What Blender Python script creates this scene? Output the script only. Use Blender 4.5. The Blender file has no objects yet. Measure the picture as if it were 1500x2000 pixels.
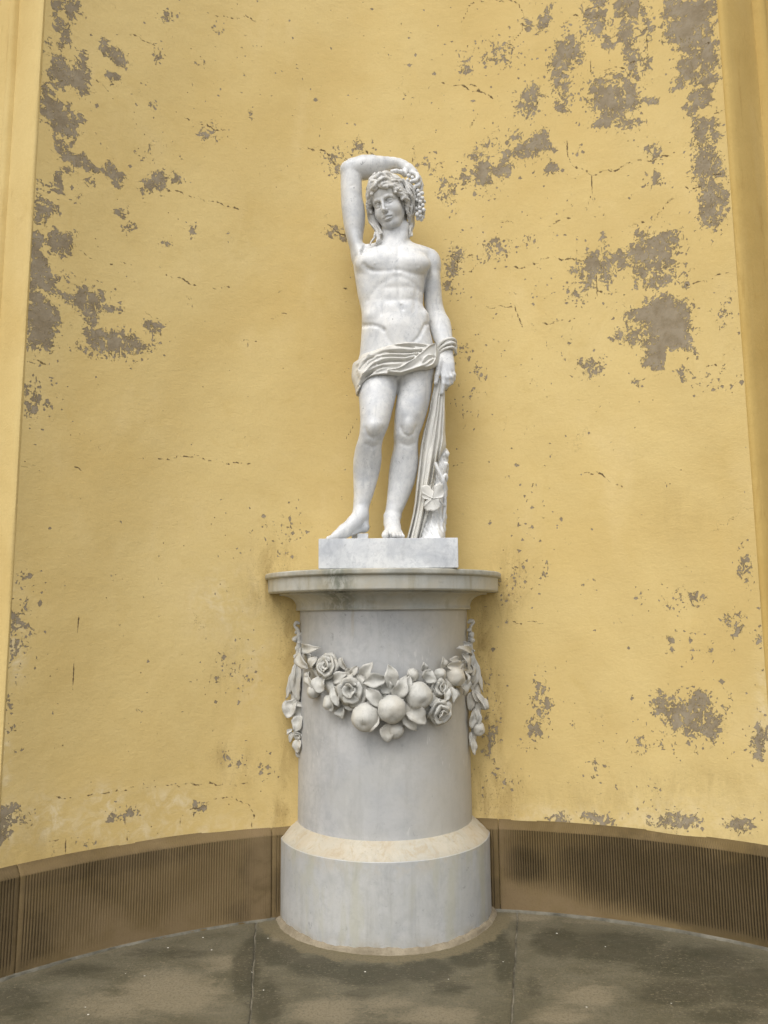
import bpy, bmesh, math, random
import numpy as np
from mathutils import Vector, Matrix

rad = math.radians
random.seed(7)
rng = np.random.default_rng(7)
SC = bpy.context.scene
COL = SC.collection

# ------------------------------------------------------------------ camera
CAM_H = 1.5
PITCH, ROLL, FOCAL = rad(7.6), rad(0.45), 1500.0      # focal length in photo pixels (photo 1500 x 2000)
FW = np.array([0.0, math.cos(PITCH), math.sin(PITCH)])
_r0 = np.array([1.0, 0.0, 0.0])
_u0 = np.cross(_r0, FW)
RT = _r0 * math.cos(ROLL) - _u0 * math.sin(ROLL)
UP = _r0 * math.sin(ROLL) + _u0 * math.cos(ROLL)
EYE = np.array([0.0, 0.0, CAM_H])

cam_data = bpy.data.cameras.new('camera')
cam = bpy.data.objects.new('camera', cam_data)
COL.objects.link(cam)
m = Matrix.Identity(4)
for i in range(3):
    m[i][0] = RT[i]; m[i][1] = UP[i]; m[i][2] = -FW[i]; m[i][3] = EYE[i]
cam.matrix_world = m
cam_data.sensor_fit = 'VERTICAL'
cam_data.sensor_height = 24.0
cam_data.lens = 24.0 * FOCAL / 2000.0
cam_data.clip_start = 0.05
cam_data.clip_end = 500
SC.camera = cam

# ------------------------------------------------------------------ sky and light (bright overcast, a little stronger from the left)
SUN_EL, SUN_AZ = 57.0, -22.0        # azimuth measured from behind the camera, negative = left
az = rad(SUN_AZ)
sun_dir = Vector((math.sin(az) * math.cos(rad(SUN_EL)), -math.cos(az) * math.cos(rad(SUN_EL)), math.sin(rad(SUN_EL))))
world = bpy.data.worlds.new('World')
SC.world = world
world.use_nodes = True
nt = world.node_tree
nt.nodes.clear()
sky = nt.nodes.new('ShaderNodeTexSky')
sky.sky_type = 'NISHITA'
sky.sun_disc = False
sky.sun_elevation = rad(SUN_EL)
sky.sun_rotation = math.atan2(sun_dir.x, sun_dir.y)
sky.air_density = 1.0
sky.dust_density = 4.0
sky.ozone_density = 1.0
hs = nt.nodes.new('ShaderNodeHueSaturation')
hs.inputs['Saturation'].default_value = 0.18
bg = nt.nodes.new('ShaderNodeBackground')
bg.inputs['Strength'].default_value = 0.15
hs.inputs['Value'].default_value = 1.15
wo = nt.nodes.new('ShaderNodeOutputWorld')
nt.links.new(sky.outputs[0], hs.inputs['Color'])
nt.links.new(hs.outputs[0], bg.inputs['Color'])
nt.links.new(bg.outputs[0], wo.inputs['Surface'])

sun_data = bpy.data.lights.new('sun', 'SUN')
sun_data.energy = 0.62
sun_data.angle = rad(40)
sun_data.color = (1.0, 0.975, 0.93)
sun = bpy.data.objects.new('sun', sun_data)
COL.objects.link(sun)
sun.rotation_euler = (-sun_dir).to_track_quat('-Z', 'Y').to_euler()
sun.location = (-6, -4, 8)

SC.view_settings.view_transform = 'Standard'
SC.view_settings.look = 'None'
SC.view_settings.gamma = 1.0
SC.view_settings.use_curve_mapping = False
SC.view_settings.exposure = 0.40
SC.render.engine = 'CYCLES'
SC.cycles.max_bounces = 8
SC.cycles.diffuse_bounces = 4
SC.cycles.use_adaptive_sampling = True
SC.cycles.adaptive_threshold = 0.02
SC.cycles.adaptive_min_samples = 24
SC.cycles.use_denoising = True

# ------------------------------------------------------------------ helpers
def ray(px, py):
    return FW * FOCAL + RT * (px - 750) + UP * (1000 - py)

def at_y(px, py, y):
    d = ray(px, py)
    return EYE + d * (y / d[1])

def at_z(px, py, z):
    d = ray(px, py)
    return EYE + d * ((z - CAM_H) / d[2])

def proj(P):
    v = np.asarray(P, float) - EYE
    zc = v @ FW
    return 750 + FOCAL * (v @ RT) / zc, 1000 - FOCAL * (v @ UP) / zc

def on_cyl(px, py, c, r, far=False):
    d = ray(px, py)
    ox, oy = -c[0], -c[1]
    a = d[0] ** 2 + d[1] ** 2
    b = ox * d[0] + oy * d[1]
    cc = ox * ox + oy * oy - r * r
    q = b * b - a * cc
    q = math.sqrt(max(q, 0.0))
    t = (-b + (q if far else -q)) / a
    return EYE + d * t

def mpp(py, y):
    """metres per photo pixel at depth y on row py"""
    d = ray(750, py)
    return (y / d[1])

def empty(name, loc=(0, 0, 0), parent=None):
    o = bpy.data.objects.new(name, None)
    o.empty_display_size = 0.1
    COL.objects.link(o)
    if parent is not None:
        o.parent = parent
        o.location = Vector(loc) - wloc(parent)
    else:
        o.location = loc
    return o

def wloc(o):
    v = Vector((0, 0, 0))
    while o is not None:
        v += o.location
        o = o.parent
    return v

def mesh_obj(name, verts, faces, mat, parent=None, smooth=True, loc=None):
    """verts in world metres; object origin at loc (or the parent's)"""
    base = wloc(parent) if parent is not None else Vector((0, 0, 0))
    org = Vector(loc) if loc is not None else base
    me = bpy.data.meshes.new(name)
    v = np.asarray(verts, dtype=np.float64) - np.array(org)
    if isinstance(faces, np.ndarray) and faces.ndim == 2:
        nf, k = faces.shape
        me.vertices.add(len(v)); me.vertices.foreach_set('co', v.astype(np.float32).ravel())
        me.loops.add(nf * k); me.loops.foreach_set('vertex_index', faces.astype(np.int32).ravel())
        me.polygons.add(nf)
        me.polygons.foreach_set('loop_start', np.arange(0, nf * k, k, dtype=np.int32))
        me.polygons.foreach_set('loop_total', np.full(nf, k, dtype=np.int32))
        me.update(calc_edges=True)
    else:
        me.from_pydata([tuple(p) for p in v], [], [tuple(f) for f in faces])
        me.update()
    me.polygons.foreach_set('use_smooth', np.full(len(me.polygons), smooth, dtype=bool))
    if mat is not None:
        me.materials.append(mat)
    o = bpy.data.objects.new(name, me)
    COL.objects.link(o)
    if parent is not None:
        o.parent = parent
    o.location = org - base
    return o

def tag(o, label=None, cat=None, group=None, kind=None):
    if label: o['label'] = label
    if cat: o['category'] = cat
    if group: o['group'] = group
    if kind: o['kind'] = kind
    return o

def attr(o, name, vals):
    a = o.data.attributes.new(name, 'FLOAT', 'POINT')
    a.data.foreach_set('value', np.asarray(vals, dtype=np.float32).ravel())

def sharp(o, ang=40):
    """flat across hard edges, smooth elsewhere"""
    bm = bmesh.new(); bm.from_mesh(o.data)
    for e in bm.edges:
        if len(e.link_faces) == 2 and e.calc_face_angle(0) > rad(ang):
            e.smooth = False
    bm.to_mesh(o.data); bm.free()

def grid_faces(nu, nv, wrap_u=False):
    """quads of an nu x nv vertex grid stored row-major [v][u]"""
    iu = np.arange(nu if wrap_u else nu - 1); iv = np.arange(nv - 1)
    U, V = np.meshgrid(iu, iv)
    U2 = (U + 1) % nu
    return np.stack([V * nu + U, V * nu + U2, (V + 1) * nu + U2, (V + 1) * nu + U], -1).reshape(-1, 4)

# ------------------------------------------------------------------ material helper
class NT:
    def __init__(self, name):
        self.m = bpy.data.materials.new(name)
        self.m.use_nodes = True
        self.t = self.m.node_tree
        self.b = self.t.nodes['Principled BSDF']
        self.tc = self.t.nodes.new('ShaderNodeTexCoord')
    def n(self, kind, **kw):
        x = self.t.nodes.new(kind)
        for k, v in kw.items():
            setattr(x, k, v)
        return x
    def l(self, a, b):
        self.t.links.new(a, b)
    def put(self, sock, v):
        if hasattr(v, 'is_output') or isinstance(v, bpy.types.NodeSocket):
            self.l(v, sock)
        else:
            sock.default_value = v
    def coord(self, scale=(1, 1, 1), rot=(0, 0, 0), kind='Object'):
        mp = self.n('ShaderNodeMapping')
        mp.inputs['Scale'].default_value = scale
        mp.inputs['Rotation'].default_value = rot
        self.l(self.tc.outputs[kind], mp.inputs['Vector'])
        return mp.outputs[0]
    def noise(self, scale, detail=4, rough=0.55, vec=None, dist=0.0, off=None):
        x = self.n('ShaderNodeTexNoise')
        x.inputs['Scale'].default_value = scale
        x.inputs['Detail'].default_value = detail
        x.inputs['Roughness'].default_value = rough
        x.inputs['Distortion'].default_value = dist
        v = vec if vec is not None else self.tc.outputs['Object']
        if off is not None:
            ad = self.n('ShaderNodeVectorMath', operation='ADD')
            self.l(v, ad.inputs[0]); ad.inputs[1].default_value = off
            v = ad.outputs[0]
        self.l(v, x.inputs['Vector'])
        return x.outputs['Fac']
    def voro(self, scale, feature='F1', vec=None):
        x = self.n('ShaderNodeTexVoronoi', feature=feature)
        x.inputs['Scale'].default_value = scale
        self.l(vec if vec is not None else self.tc.outputs['Object'], x.inputs['Vector'])
        return x.outputs['Distance']
    def math(self, op, a, b=0.0, c=None, clamp=False):
        x = self.n('ShaderNodeMath', operation=op)
        x.use_clamp = clamp
        self.put(x.inputs[0], a); self.put(x.inputs[1], b)
        if c is not None: self.put(x.inputs[2], c)
        return x.outputs[0]
    def ss(self, v, lo, hi, a=0.0, b=1.0):
        x = self.n('ShaderNodeMapRange', interpolation_type='SMOOTHSTEP')
        self.put(x.inputs['Value'], v)
        x.inputs['From Min'].default_value = lo; x.inputs['From Max'].default_value = hi
        x.inputs['To Min'].default_value = a; x.inputs['To Max'].default_value = b
        return x.outputs['Result']
    def mix(self, fac, a, b, blend='MIX'):
        x = self.n('ShaderNodeMix', data_type='RGBA', blend_type=blend)
        self.put(x.inputs[0], fac)
        for s, v in ((x.inputs[6], a), (x.inputs[7], b)):
            if isinstance(v, tuple): s.default_value = (v[0], v[1], v[2], 1)
            else: self.l(v, s)
        return x.outputs[2]
    def attr(self, name):
        x = self.n('ShaderNodeAttribute'); x.attribute_name = name
        return x.outputs['Fac']
    def sep(self, vec):
        x = self.n('ShaderNodeSeparateXYZ'); self.l(vec, x.inputs[0]); return x.outputs
    def bump(self, h, strength, dist, prev=None):
        x = self.n('ShaderNodeBump')
        x.inputs['Strength'].default_value = strength
        x.inputs['Distance'].default_value = dist
        self.l(h, x.inputs['Height'])
        if prev is not None: self.l(prev, x.inputs['Normal'])
        return x.outputs[0]
    def done(self, col, rough=0.6, normal=None, spec=0.4):
        if isinstance(col, tuple): self.b.inputs['Base Color'].default_value = (*col, 1)
        else: self.l(col, self.b.inputs['Base Color'])
        self.put(self.b.inputs['Roughness'], rough)
        self.b.inputs['Specular IOR Level'].default_value = spec
        if normal is not None: self.l(normal, self.b.inputs['Normal'])
        return self.m

def marble(name, base, vein, warm, vein_amt=0.5, warm_amt=0.4, scale=1.0, rough=0.42, spots=0.5, stain=None, streak=0.0, chisel=0.10):
    n = NT(name)
    v = n.coord((scale, scale, scale))
    cloud = n.ss(n.noise(3.0, 6, 0.62, v, 0.6), 0.35, 0.72)
    col = n.mix(n.math('MULTIPLY', cloud, vein_amt), base, vein)
    # soft smoky streaks and a few thin wandering veins
    sm = n.ss(n.noise(7, 7, 0.68, n.coord((scale * 1.3, scale, scale * 0.55), (0.5, 0.2, 0.7)), 1.2, (2.2, 8.1, 5.5)), 0.50, 0.74)
    col = n.mix(n.math('MULTIPLY', sm, vein_amt * 0.7), col, tuple(c * 0.82 for c in vein))
    w = n.noise(9, 8, 0.66, n.coord((scale, scale, scale * 0.7), (0.4, 0.3, 0.5)), 0.9, (3.1, 7.7, 1.3))
    line = n.math('SUBTRACT', 1.0, n.math('MULTIPLY', n.math('ABSOLUTE', n.math('SUBTRACT', w, 0.5)), 42.0), clamp=True)
    line = n.math('MULTIPLY', line, n.ss(n.noise(11, 4, 0.6, v, 0, (8, 1, 4)), 0.50, 0.70))
    col = n.mix(n.math('MULTIPLY', line, vein_amt * 0.45), col, tuple(c * 0.6 for c in vein))
    mo = n.ss(n.noise(24, 5, 0.74, v, 0.3, (6, 6, 2)), 0.46, 0.66)
    col = n.mix(n.math('MULTIPLY', mo, vein_amt * 0.42), col, tuple(c * 0.88 for c in vein))
    # grey flecks of weathering
    sp = n.math('MULTIPLY', n.ss(n.noise(40, 5, 0.64, n.coord((scale, scale, scale * 0.8), (0.3, 0.6, 0.2)), 0.5), 0.60, 0.70), n.ss(n.noise(6, 4, 0.6, v, 0, (2, 5, 9)), 0.44, 0.62))
    col = n.mix(n.math('MULTIPLY', sp, spots), col, tuple(c * 0.45 for c in vein))
    wm = n.ss(n.noise(2.2, 5, 0.6, v, 0.3, (11, 3, 6)), 0.45, 0.75)
    col = n.mix(n.math('MULTIPLY', wm, warm_amt), col, warm)
    if streak:
        st = n.ss(n.noise(9, 5, 0.6, n.coord((1.6, 1.6, 0.16)), 0.2, (4, 9, 2)), 0.5, 0.72)
        col = n.mix(n.math('MULTIPLY', st, streak), col, tuple(c * 0.62 for c in warm))
    if stain is not None:
        col = stain(n, col)
    grain = n.noise(160, 3, 0.6, v)
    nb = n.bump(n.noise(26, 5, 0.6, v), chisel, 0.006)
    nb = n.bump(grain, 0.12, 0.002, nb)
    return n.done(col, n.math('MULTIPLY_ADD', grain, 0.25, rough - 0.1), nb, 0.4)
# ------------------------------------------------------------------ geometry of the niche
NC = (0.18256, 1.62869)            # axis of the niche arc
NR = 2.58                          # plaster face
PR = 2.537                         # plinth face
TH0, TH1 = rad(-45.5), rad(38.15)  # plaster edges
def arc(th, r, z=0.0):
    return np.array([NC[0] + r * math.sin(th), NC[1] + r * math.cos(th), z])
EL, ER = arc(TH0, NR), arc(TH1, NR)
fdir = (ER - EL) / np.linalg.norm(ER - EL)          # along the facade, to the right
fout = np.array([fdir[1], -fdir[0], 0.0])           # facade normal, towards the viewer

# ---- paint wear, traced as zones on the plaster (photo pixels -> points of the arc)
def LP(s, ox, oy, pts): return np.array([(ox + x / s, oy + y / s) for x, y in pts], float)
PATCH = []
for p in [
    [(330,110),(390,130),(370,200),(380,240),(340,255),(335,220),(355,190),(320,160)],
    [(575,205),(590,240),(620,270),(655,265),(690,330),(695,370),(650,360),(610,310),(560,280),(557,230)],
    [(290,300),(330,335),(355,330),(400,390),(450,370),(480,390),(495,530),(440,510),(380,490),(310,470),(255,410),(290,370)],
    [(250,490),(290,540),(330,580),(380,590),(400,650),(440,635),(468,680),(420,705),(430,745),(370,780),(310,720),(235,650),(230,570)],
    [(310,770),(400,820),(340,830)],
    [(295,845),(400,850),(470,880),(510,930),(570,955),(600,920),(640,930),(660,1040),(600,990),(560,960),(500,945),(460,970),(410,935),(350,890)],
    [(795,1020),(860,965),(900,970),(915,1045),(800,1055)],
    [(320,940),(370,930),(400,920),(410,950),(350,970),(340,1020),(345,1070),(295,1060),(320,1000)],
    [(195,1130),(280,1140),(310,1190),(250,1210),(240,1240),(200,1240),(190,1180)],
    [(280,1300),(310,1285),(345,1330),(400,1300),(405,1360),(370,1380),(360,1430),(290,1390)],
    [(180,1290),(230,1320),(245,1350),(220,1400),(255,1450),(265,1510),(300,1580),(310,1630),(250,1640),(165,1600)],
    [(160,1620),(250,1650),(300,1720),(345,1780),(320,1830),(290,1880),(265,1945),(150,1930)],
    [(290,1620),(400,1640),(470,1600),(510,1640),(540,1700),(590,1710),(670,1720),(600,1730),(530,1720),(540,1780),(520,1820),(485,1810),(480,1710),(430,1690),(380,1670)],
    [(470,1840),(540,1830),(590,1860),(600,1900),(640,1930),(690,1880),(790,1900),(830,1930),(760,1950),(690,1960),(640,1990),(560,1960),(510,1930),(480,1880)],
    [(655,1185),(672,1165),(690,1180),(680,1208),(657,1205)], [(695,1260),(735,1232),(745,1280),(715,1292)],
    [(805,1815),(835,1803),(880,1820),(850,1850)], [(1120,745),(1150,735),(1180,765),(1145,772)], [(890,310),(910,308),(905,340),(890,335)],
    [(600,400),(650,435),(640,445),(605,420)], [(210,1030),(260,1050),(225,1060)], [(200,1080),(235,1100),(205,1112)]]:
    PATCH.append(LP(2.857, 0, 0, p))
for p in [
    [(1000,0),(1240,0),(1240,50),(1200,90),(1170,190),(1110,240),(1060,220),(1000,190),(1010,140),(1060,90),(990,70)],
    [(1060,300),(1130,270),(1210,290),(1200,340),(1260,400),(1200,420),(1150,380),(1040,430),(1080,370)],
    [(1110,480),(1170,440),(1220,430),(1220,490),(1160,520),(1130,530)],
    [(1140,580),(1220,590),(1250,590),(1210,640),(1190,680),(1170,700),(1145,640)],
    [(1160,740),(1210,750),(1250,800),(1240,830),(1190,850)],
    [(1190,960),(1250,890),(1310,950),(1280,1000),(1240,1080),(1210,1050)],
    [(620,460),(680,390),(720,410),(700,480),(750,500),(790,400),(850,420),(860,480),(950,485),(950,500),(860,500),(790,540),(730,610),(670,570),(700,530),(640,520)],
    [(250,740),(280,700),(340,680),(400,630),(430,690),(450,730),(360,740),(250,760),(200,860),(160,830),(200,770)],
    [(490,210),(560,200),(575,240),(540,270),(570,300),(510,280),(450,360),(430,330),(480,260)],
    [(785,110),(840,105),(840,170),(800,210),(770,180)], [(770,-10),(890,-10),(840,50),(760,40)], [(620,-10),(700,-10),(660,40)],
    [(830,1220),(890,1210),(960,1150),(1060,1130),(1050,1190),(980,1210),(940,1260),(870,1300),(920,1330),(850,1340)],
    [(860,1385),(960,1362),(1100,1380),(940,1400)],
    [(800,1540),(880,1490),(960,1450),(1020,1440),(1090,1480),(1120,1560),(1110,1620),(1150,1730),(1090,1690),(1000,1720),(990,1780),(940,1800),(890,1780),(910,1690),(940,1650),(920,1600),(840,1570)],
    [(590,1770),(640,1760),(690,1790),(640,1830),(610,1820)], [(620,1250),(680,1270),(720,1280),(650,1310)],
    [(1070,1800),(1090,1795),(1085,1850),(1072,1830)], [(310,90),(340,110),(335,140),(310,120)], [(1180,200),(1250,205),(1200,225)],
    [(730,1240),(785,1230),(780,1270),(740,1270)], [(845,1855),(875,1850),(860,1875)], [(905,290),(920,280),(900,340)]]:
    PATCH.append(LP(2.5, 900, 0, p))
for p in [
    [(830,1560),(880,1520),(910,1570),(915,1620),(850,1640)], [(930,1570),(1000,1600),(1040,1640),(960,1700),(925,1620)],
    [(1040,1540),(1110,1510),(1160,1570),(1120,1620),(1040,1600)], [(1070,1640),(1190,1650),(1220,1740),(1180,1790),(1100,1740),(1060,1690)],
    [(110,1690),(160,1680),(160,1750),(120,1755)], [(1040,940),(1070,910),(1105,960),(1090,995),(1060,960)],
    [(1430,1800),(1490,1790),(1460,1900),(1430,1880)], [(1285,1120),(1330,1125),(1310,1160)], [(1240,1085),(1265,1070),(1250,1110)]]:
    PATCH.append(LP(3.0, 1000, 850, p))
for p in [[(-30,335),(75,340),(70,370),(20,410),(65,490),(10,520),(-30,525)], [(70,395),(140,385),(110,410)], [(570,410),(600,370),(620,405)],
          [(640,385),(690,360),(690,385)], [(1010,340),(1070,310),(1070,350)]]:
    PATCH.append(LP(2.678, 0, 1450, p))
for p in [[(980,360),(1010,390),(1090,400),(1110,420),(1080,435),(930,430),(960,395)], [(360,395),(400,380),(460,415),(400,420)], [(530,385),(640,380),(700,430),(590,415)],
          [(1280,430),(1400,410),(1420,430),(1330,455)]]:
    PATCH.append(LP(2.678, 940, 1450, p))

for cx, cy, rx, ry, an in [(1062,40,7,26,.3),(1085,150,9,14,.5),(1103,120,14,20,.2),(1075,330,6,9,0),(1040,190,7,22,.2),(1098,205,8,14,.4),(1160,30,22,10,.4),(1225,20,18,12,-.3),(1190,90,10,8,.5),(1228,75,12,30,.1),(1262,62,8,16,.3),(1236,130,8,18,-.2),
        (1262,130,5,18,.2),(1217,145,10,5,-.4),(1195,205,10,14,.3),(1180,235,16,10,-.3),(1212,238,10,8,.2),(1385,112,16,22,.4),(1372,60,12,20,0),(1350,210,8,26,.2),(1392,250,10,16,-.3),(1375,300,12,14,.3),(1400,325,7,18,0),(1382,360,16,14,.4),(1405,400,9,30,.1),
        (1388,430,10,12,.3),(930,300,7,9,.2),(1010,270,10,7,.4),(985,335,9,8,.3),(950,345,6,10,.2),(905,345,7,9,0),(990,300,6,6,0),(1165,515,14,9,.3),(1130,530,8,6,.2),(1180,535,9,7,.4),(1215,520,7,5,0),(1145,560,6,12,.2),(1250,460,9,10,.3),(1285,480,12,8,-.3),
        (1258,520,9,12,.2),(1310,510,9,6,.3),(1300,545,14,5,-.2),(1180,465,6,4,0),(1290,700,6,12,.2),(1240,660,10,6,.3),(1345,635,7,9,.3),(1210,660,5,8,0),(300,350,10,6,.2),(345,350,6,6,0),(235,345,6,5,0),(160,120,8,14,.4),(128,62,6,10,.2),(140,15,9,14,.3),(110,12,8,10,0),
        (95,90,5,6,0),(175,355,5,5,0),(247,438,6,8,.3),(235,415,6,7,.2),(700,290,5,3,0),(650,455,12,4,-.5),(672,461,8,4,-.5),(885,520,5,9,.3),(890,500,7,4,0),(875,560,5,6,.2),(1370,1390,8,10,.3),(1400,1410,6,12,.2),(1330,1415,8,6,0),(1485,1440,6,20,.2)]:
    t_ = np.linspace(0, 2 * math.pi, 9)[:-1]
    k_ = 1 + 0.28 * np.sin(t_ * 3 + cx) + 0.2 * np.sin(t_ * 2 + cy)
    x_, y_ = rx * k_ * np.cos(t_), ry * k_ * np.sin(t_)
    PATCH.append(np.stack([cx + x_ * math.cos(an) - y_ * math.sin(an), cy + x_ * math.sin(an) + y_ * math.cos(an)], 1))

SPECK = []      # cx, cy, rx, ry, amount in photo pixels
for x, y, rx, ry, a in [(400,50,60,75,1.0),(310,60,30,60,.6),(930,90,50,45,.8),(1215,170,45,70,.7),(880,280,50,50,.6),(470,320,30,60,.6),(430,470,60,50,.3),(850,590,50,40,.8),(820,480,40,40,.5),
                        (330,1380,90,90,.9),(230,1560,60,80,.7),(520,1680,130,120,.9),(640,1930,240,90,1.0),(840,1840,60,50,.9),(350,1560,70,60,.6),(1070,1280,50,60,.6),(920,1370,60,40,.45),
                        (980,1010,60,50,.6),(640,420,50,40,.5),(300,560,90,70,.3),(420,1080,60,60,.45),(1290,1300,30,70,.4),(740,1560,60,50,.4),(1400,620,30,90,.5),(1130,360,60,60,.4)]:
    SPECK.append((x / 2.857, y / 2.857, rx / 2.857, ry / 2.857, a))
for x, y, rx, ry, a in [(330,500,90,110,.95),(510,440,70,80,.9),(720,480,160,150,1.0),(660,130,110,90,.9),(530,240,90,130,.9),(100,850,90,120,.9),(945,740,70,70,.75),(950,870,60,70,.8),
                        (1190,800,90,200,.9),(1170,260,140,220,.95),(1230,1000,90,150,.95),(660,1310,140,130,.9),(950,1260,170,150,1.0),(850,1640,100,80,.9),(640,1790,100,70,.8),
                        (180,260,160,90,.75),(20,320,50,90,.8),(170,1210,120,80,.7),(570,1420,60,100,.7),(840,60,130,90,.8),(1050,100,120,140,.6),(800,600,150,60,.7),(160,700,110,90,.5),
                        (900,300,80,80,.5),(1300,1520,70,90,.65),(1080,1560,110,130,.6),(1230,1850,160,60,.55),(90,1830,50,80,.6),(1040,1180,120,100,.5),(350,1170,60,50,.5),(480,820,250,130,.2),(1250,1130,60,70,.55),(330,760,140,80,.55)]:
    SPECK.append((900 + x / 2.5, y / 2.5, rx / 2.5, ry / 2.5, a))
for x, y, rx, ry, a in [(1030,1640,240,190,.95),(170,1560,70,150,.95),(1080,1250,190,120,.55),(1370,760,60,150,.8),(880,1800,340,70,.55),(1310,1090,70,90,.8),(980,960,120,120,.55),
                        (180,780,50,90,.6),(1450,1180,40,120,.7),(450,900,100,70,.35),(750,930,40,60,.5),(1440,1760,70,140,.8),(930,1180,30,60,.7),(300,1480,200,200,.10)]:
    SPECK.append((1000 + x / 3, 850 + y / 3, rx / 3, ry / 3, a))
for x, y, rx, ry, a in [(120,380,70,70,.85),(640,370,130,60,.5),(1180,80,60,50,.6),(1270,100,60,60,.5),(1390,140,40,70,.7),(450,520,80,30,.6)]:
    SPECK.append((x / 2.678, 1450 + y / 2.678, rx / 2.678, ry / 2.678, a))
for x, y, rx, ry, a in [(1000,400,220,70,.7),(600,150,80,90,.5),(900,230,90,50,.5),(240,30,60,50,.5),(120,200,90,100,.4),(1340,430,130,50,.8),(960,20,200,40,.45)]:
    SPECK.append((940 + x / 2.678, 1450 + y / 2.678, rx / 2.678, ry / 2.678, a))
for q in [(655,318,30,40,.75),(705,290,40,30,.5),(665,455,40,18,.5),(835,320,40,30,.6),(875,370,30,50,.7),(830,640,30,40,.5),(885,520,40,70,.55),(420,250,40,30,.35),(895,690,40,40,.45),
          (905,790,40,60,.35),(930,730,15,30,.6),(300,300,50,40,.4),(75,600,60,120,.5),(70,470,40,90,.55),(90,780,40,40,.5),(60,780,30,60,.8),(45,1130,50,60,.5),(30,1240,40,80,.75),(20,1370,20,120,.6),
          (450,1310,60,60,.45),(540,1050,70,60,.4),(1000,1130,60,60,.5),(955,1420,30,120,.6),(1040,1020,100,140,.2),(1190,1300,150,200,.08),(300,1200,250,300,.04),(700,150,600,150,.10),(1050,600,250,300,.14)]:
    SPECK.append(q)

CRACK = []
for p in [[(0,110),(40,30),(100,0),(200,0),(280,15),(305,60),(300,140),(240,230)],[(0,410),(60,420),(130,460),(160,490)],[(40,620),(95,540)],[(520,690),(520,760),(540,800),(640,855),(720,830),(770,830),(820,790),(950,780),(1050,740)],
          [(640,860),(640,950),(620,1000)],[(190,1080),(260,1090)],[(430,1100),(560,1045)],[(780,1130),(880,1080),(940,1080),(1000,1000),(1070,940)],[(390,1255),(470,1260),(560,1270),(620,1265)],
          [(250,1310),(370,1290),(390,1265)],[(10,1330),(50,1320),(100,1270)],[(120,1490),(150,1505),(260,1490),(280,1550),(300,1595)],[(400,1580),(470,1570),(570,1555)],[(650,1470),(670,1430),(770,1430)],
          [(660,1340),(665,1440)],[(1100,1390),(1200,1370),(1310,1320)],[(1200,1790),(1270,1780)],[(500,110),(560,75),(640,40),(700,20)],[(700,340),(800,325),(860,300)],[(905,60),(910,250)],[(635,280),(635,350)],
          [(1230,570),(1290,525)],[(1200,870),(1310,830)],[(1180,210),(1255,195)],[(1100,915),(1170,920)]]:
    CRACK.append(LP(2.5, 900, 0, p))
for p in [[(720,190),(800,220),(870,265)],[(1030,665),(1100,690),(1200,715),(1260,735)],[(520,435),(610,505)],[(930,1055),(1025,1080),(1100,1105),(1270,1145),(1360,1190)],[(590,1475),(650,1465),(730,1475)],
          [(430,1390),(510,1440)],[(910,1530),(1010,1555),(1100,1595)],[(1190,1605),(1280,1605)],[(800,1750),(900,1775)],[(1350,1905),(1430,1900)],[(1190,80),(1260,100),(1390,95),(1429,115)],[(150,2010),(260,2030)]]:
    CRACK.append(LP(2.857, 0, 0, p))
for p in [[(240,300),(440,280),(700,240),(900,225),(1100,215),(1300,220)],[(945,440),(945,380),(1080,320),(1130,290),(1230,290),(1300,330),(1330,380),(1310,460)],[(650,390),(665,520)],[(340,500),(345,590)],[(460,480),(462,570)],[(250,520),(330,500),(345,515)]]:
    CRACK.append(LP(2.678, 0, 1450, p))
for p in [[(640,440),(660,452),(682,466)],[(585,290),(625,292),(640,302),(655,320)],[(800,308),(815,318)],[(860,165),(900,168),(938,182)],[(673,862),(690,830),(700,812)],[(1140,925),(1165,922),(1185,935),(1215,953)],[(40,912),(75,908)],
          [(140,912),(160,917)],[(300,900),(370,890),(450,905),(490,905)],[(52,702),(90,709)],[(860,912),(905,906)],[(530,620),(560,612)],[(870,500),(900,512),(930,494)],[(1000,1217),(1060,1215)],[(140,1360),(150,1240),(155,1200)],[(0,1430),(30,1425),(45,1418)],
          [(810,290),(800,340)],[(700,270),(720,300)],[(1000,1120),(1035,1085)],[(670,560),(685,568)]]:
    CRACK.append(np.array(p, float))

def seg_dist(X, Y, pts, closed=False):
    d = np.full(X.shape, 1e9)
    n = len(pts)
    for i in range(n if closed else n - 1):
        ax, ay = pts[i]; bx, by = pts[(i + 1) % n]
        ex, ey = bx - ax, by - ay
        L = ex * ex + ey * ey + 1e-9
        t = np.clip(((X - ax) * ex + (Y - ay) * ey) / L, 0, 1)
        d = np.minimum(d, (X - ax - t * ex) ** 2 + (Y - ay - t * ey) ** 2)
    return np.sqrt(d)

def inside(X, Y, pts):
    c = np.zeros(X.shape, bool)
    n = len(pts)
    for i in range(n):
        ax, ay = pts[i]; bx, by = pts[(i + 1) % n]
        if ay == by: continue
        hit = ((ay > Y) != (by > Y)) & (X < (bx - ax) * (Y - ay) / (by - ay) + ax)
        c ^= hit
    return c

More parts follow.
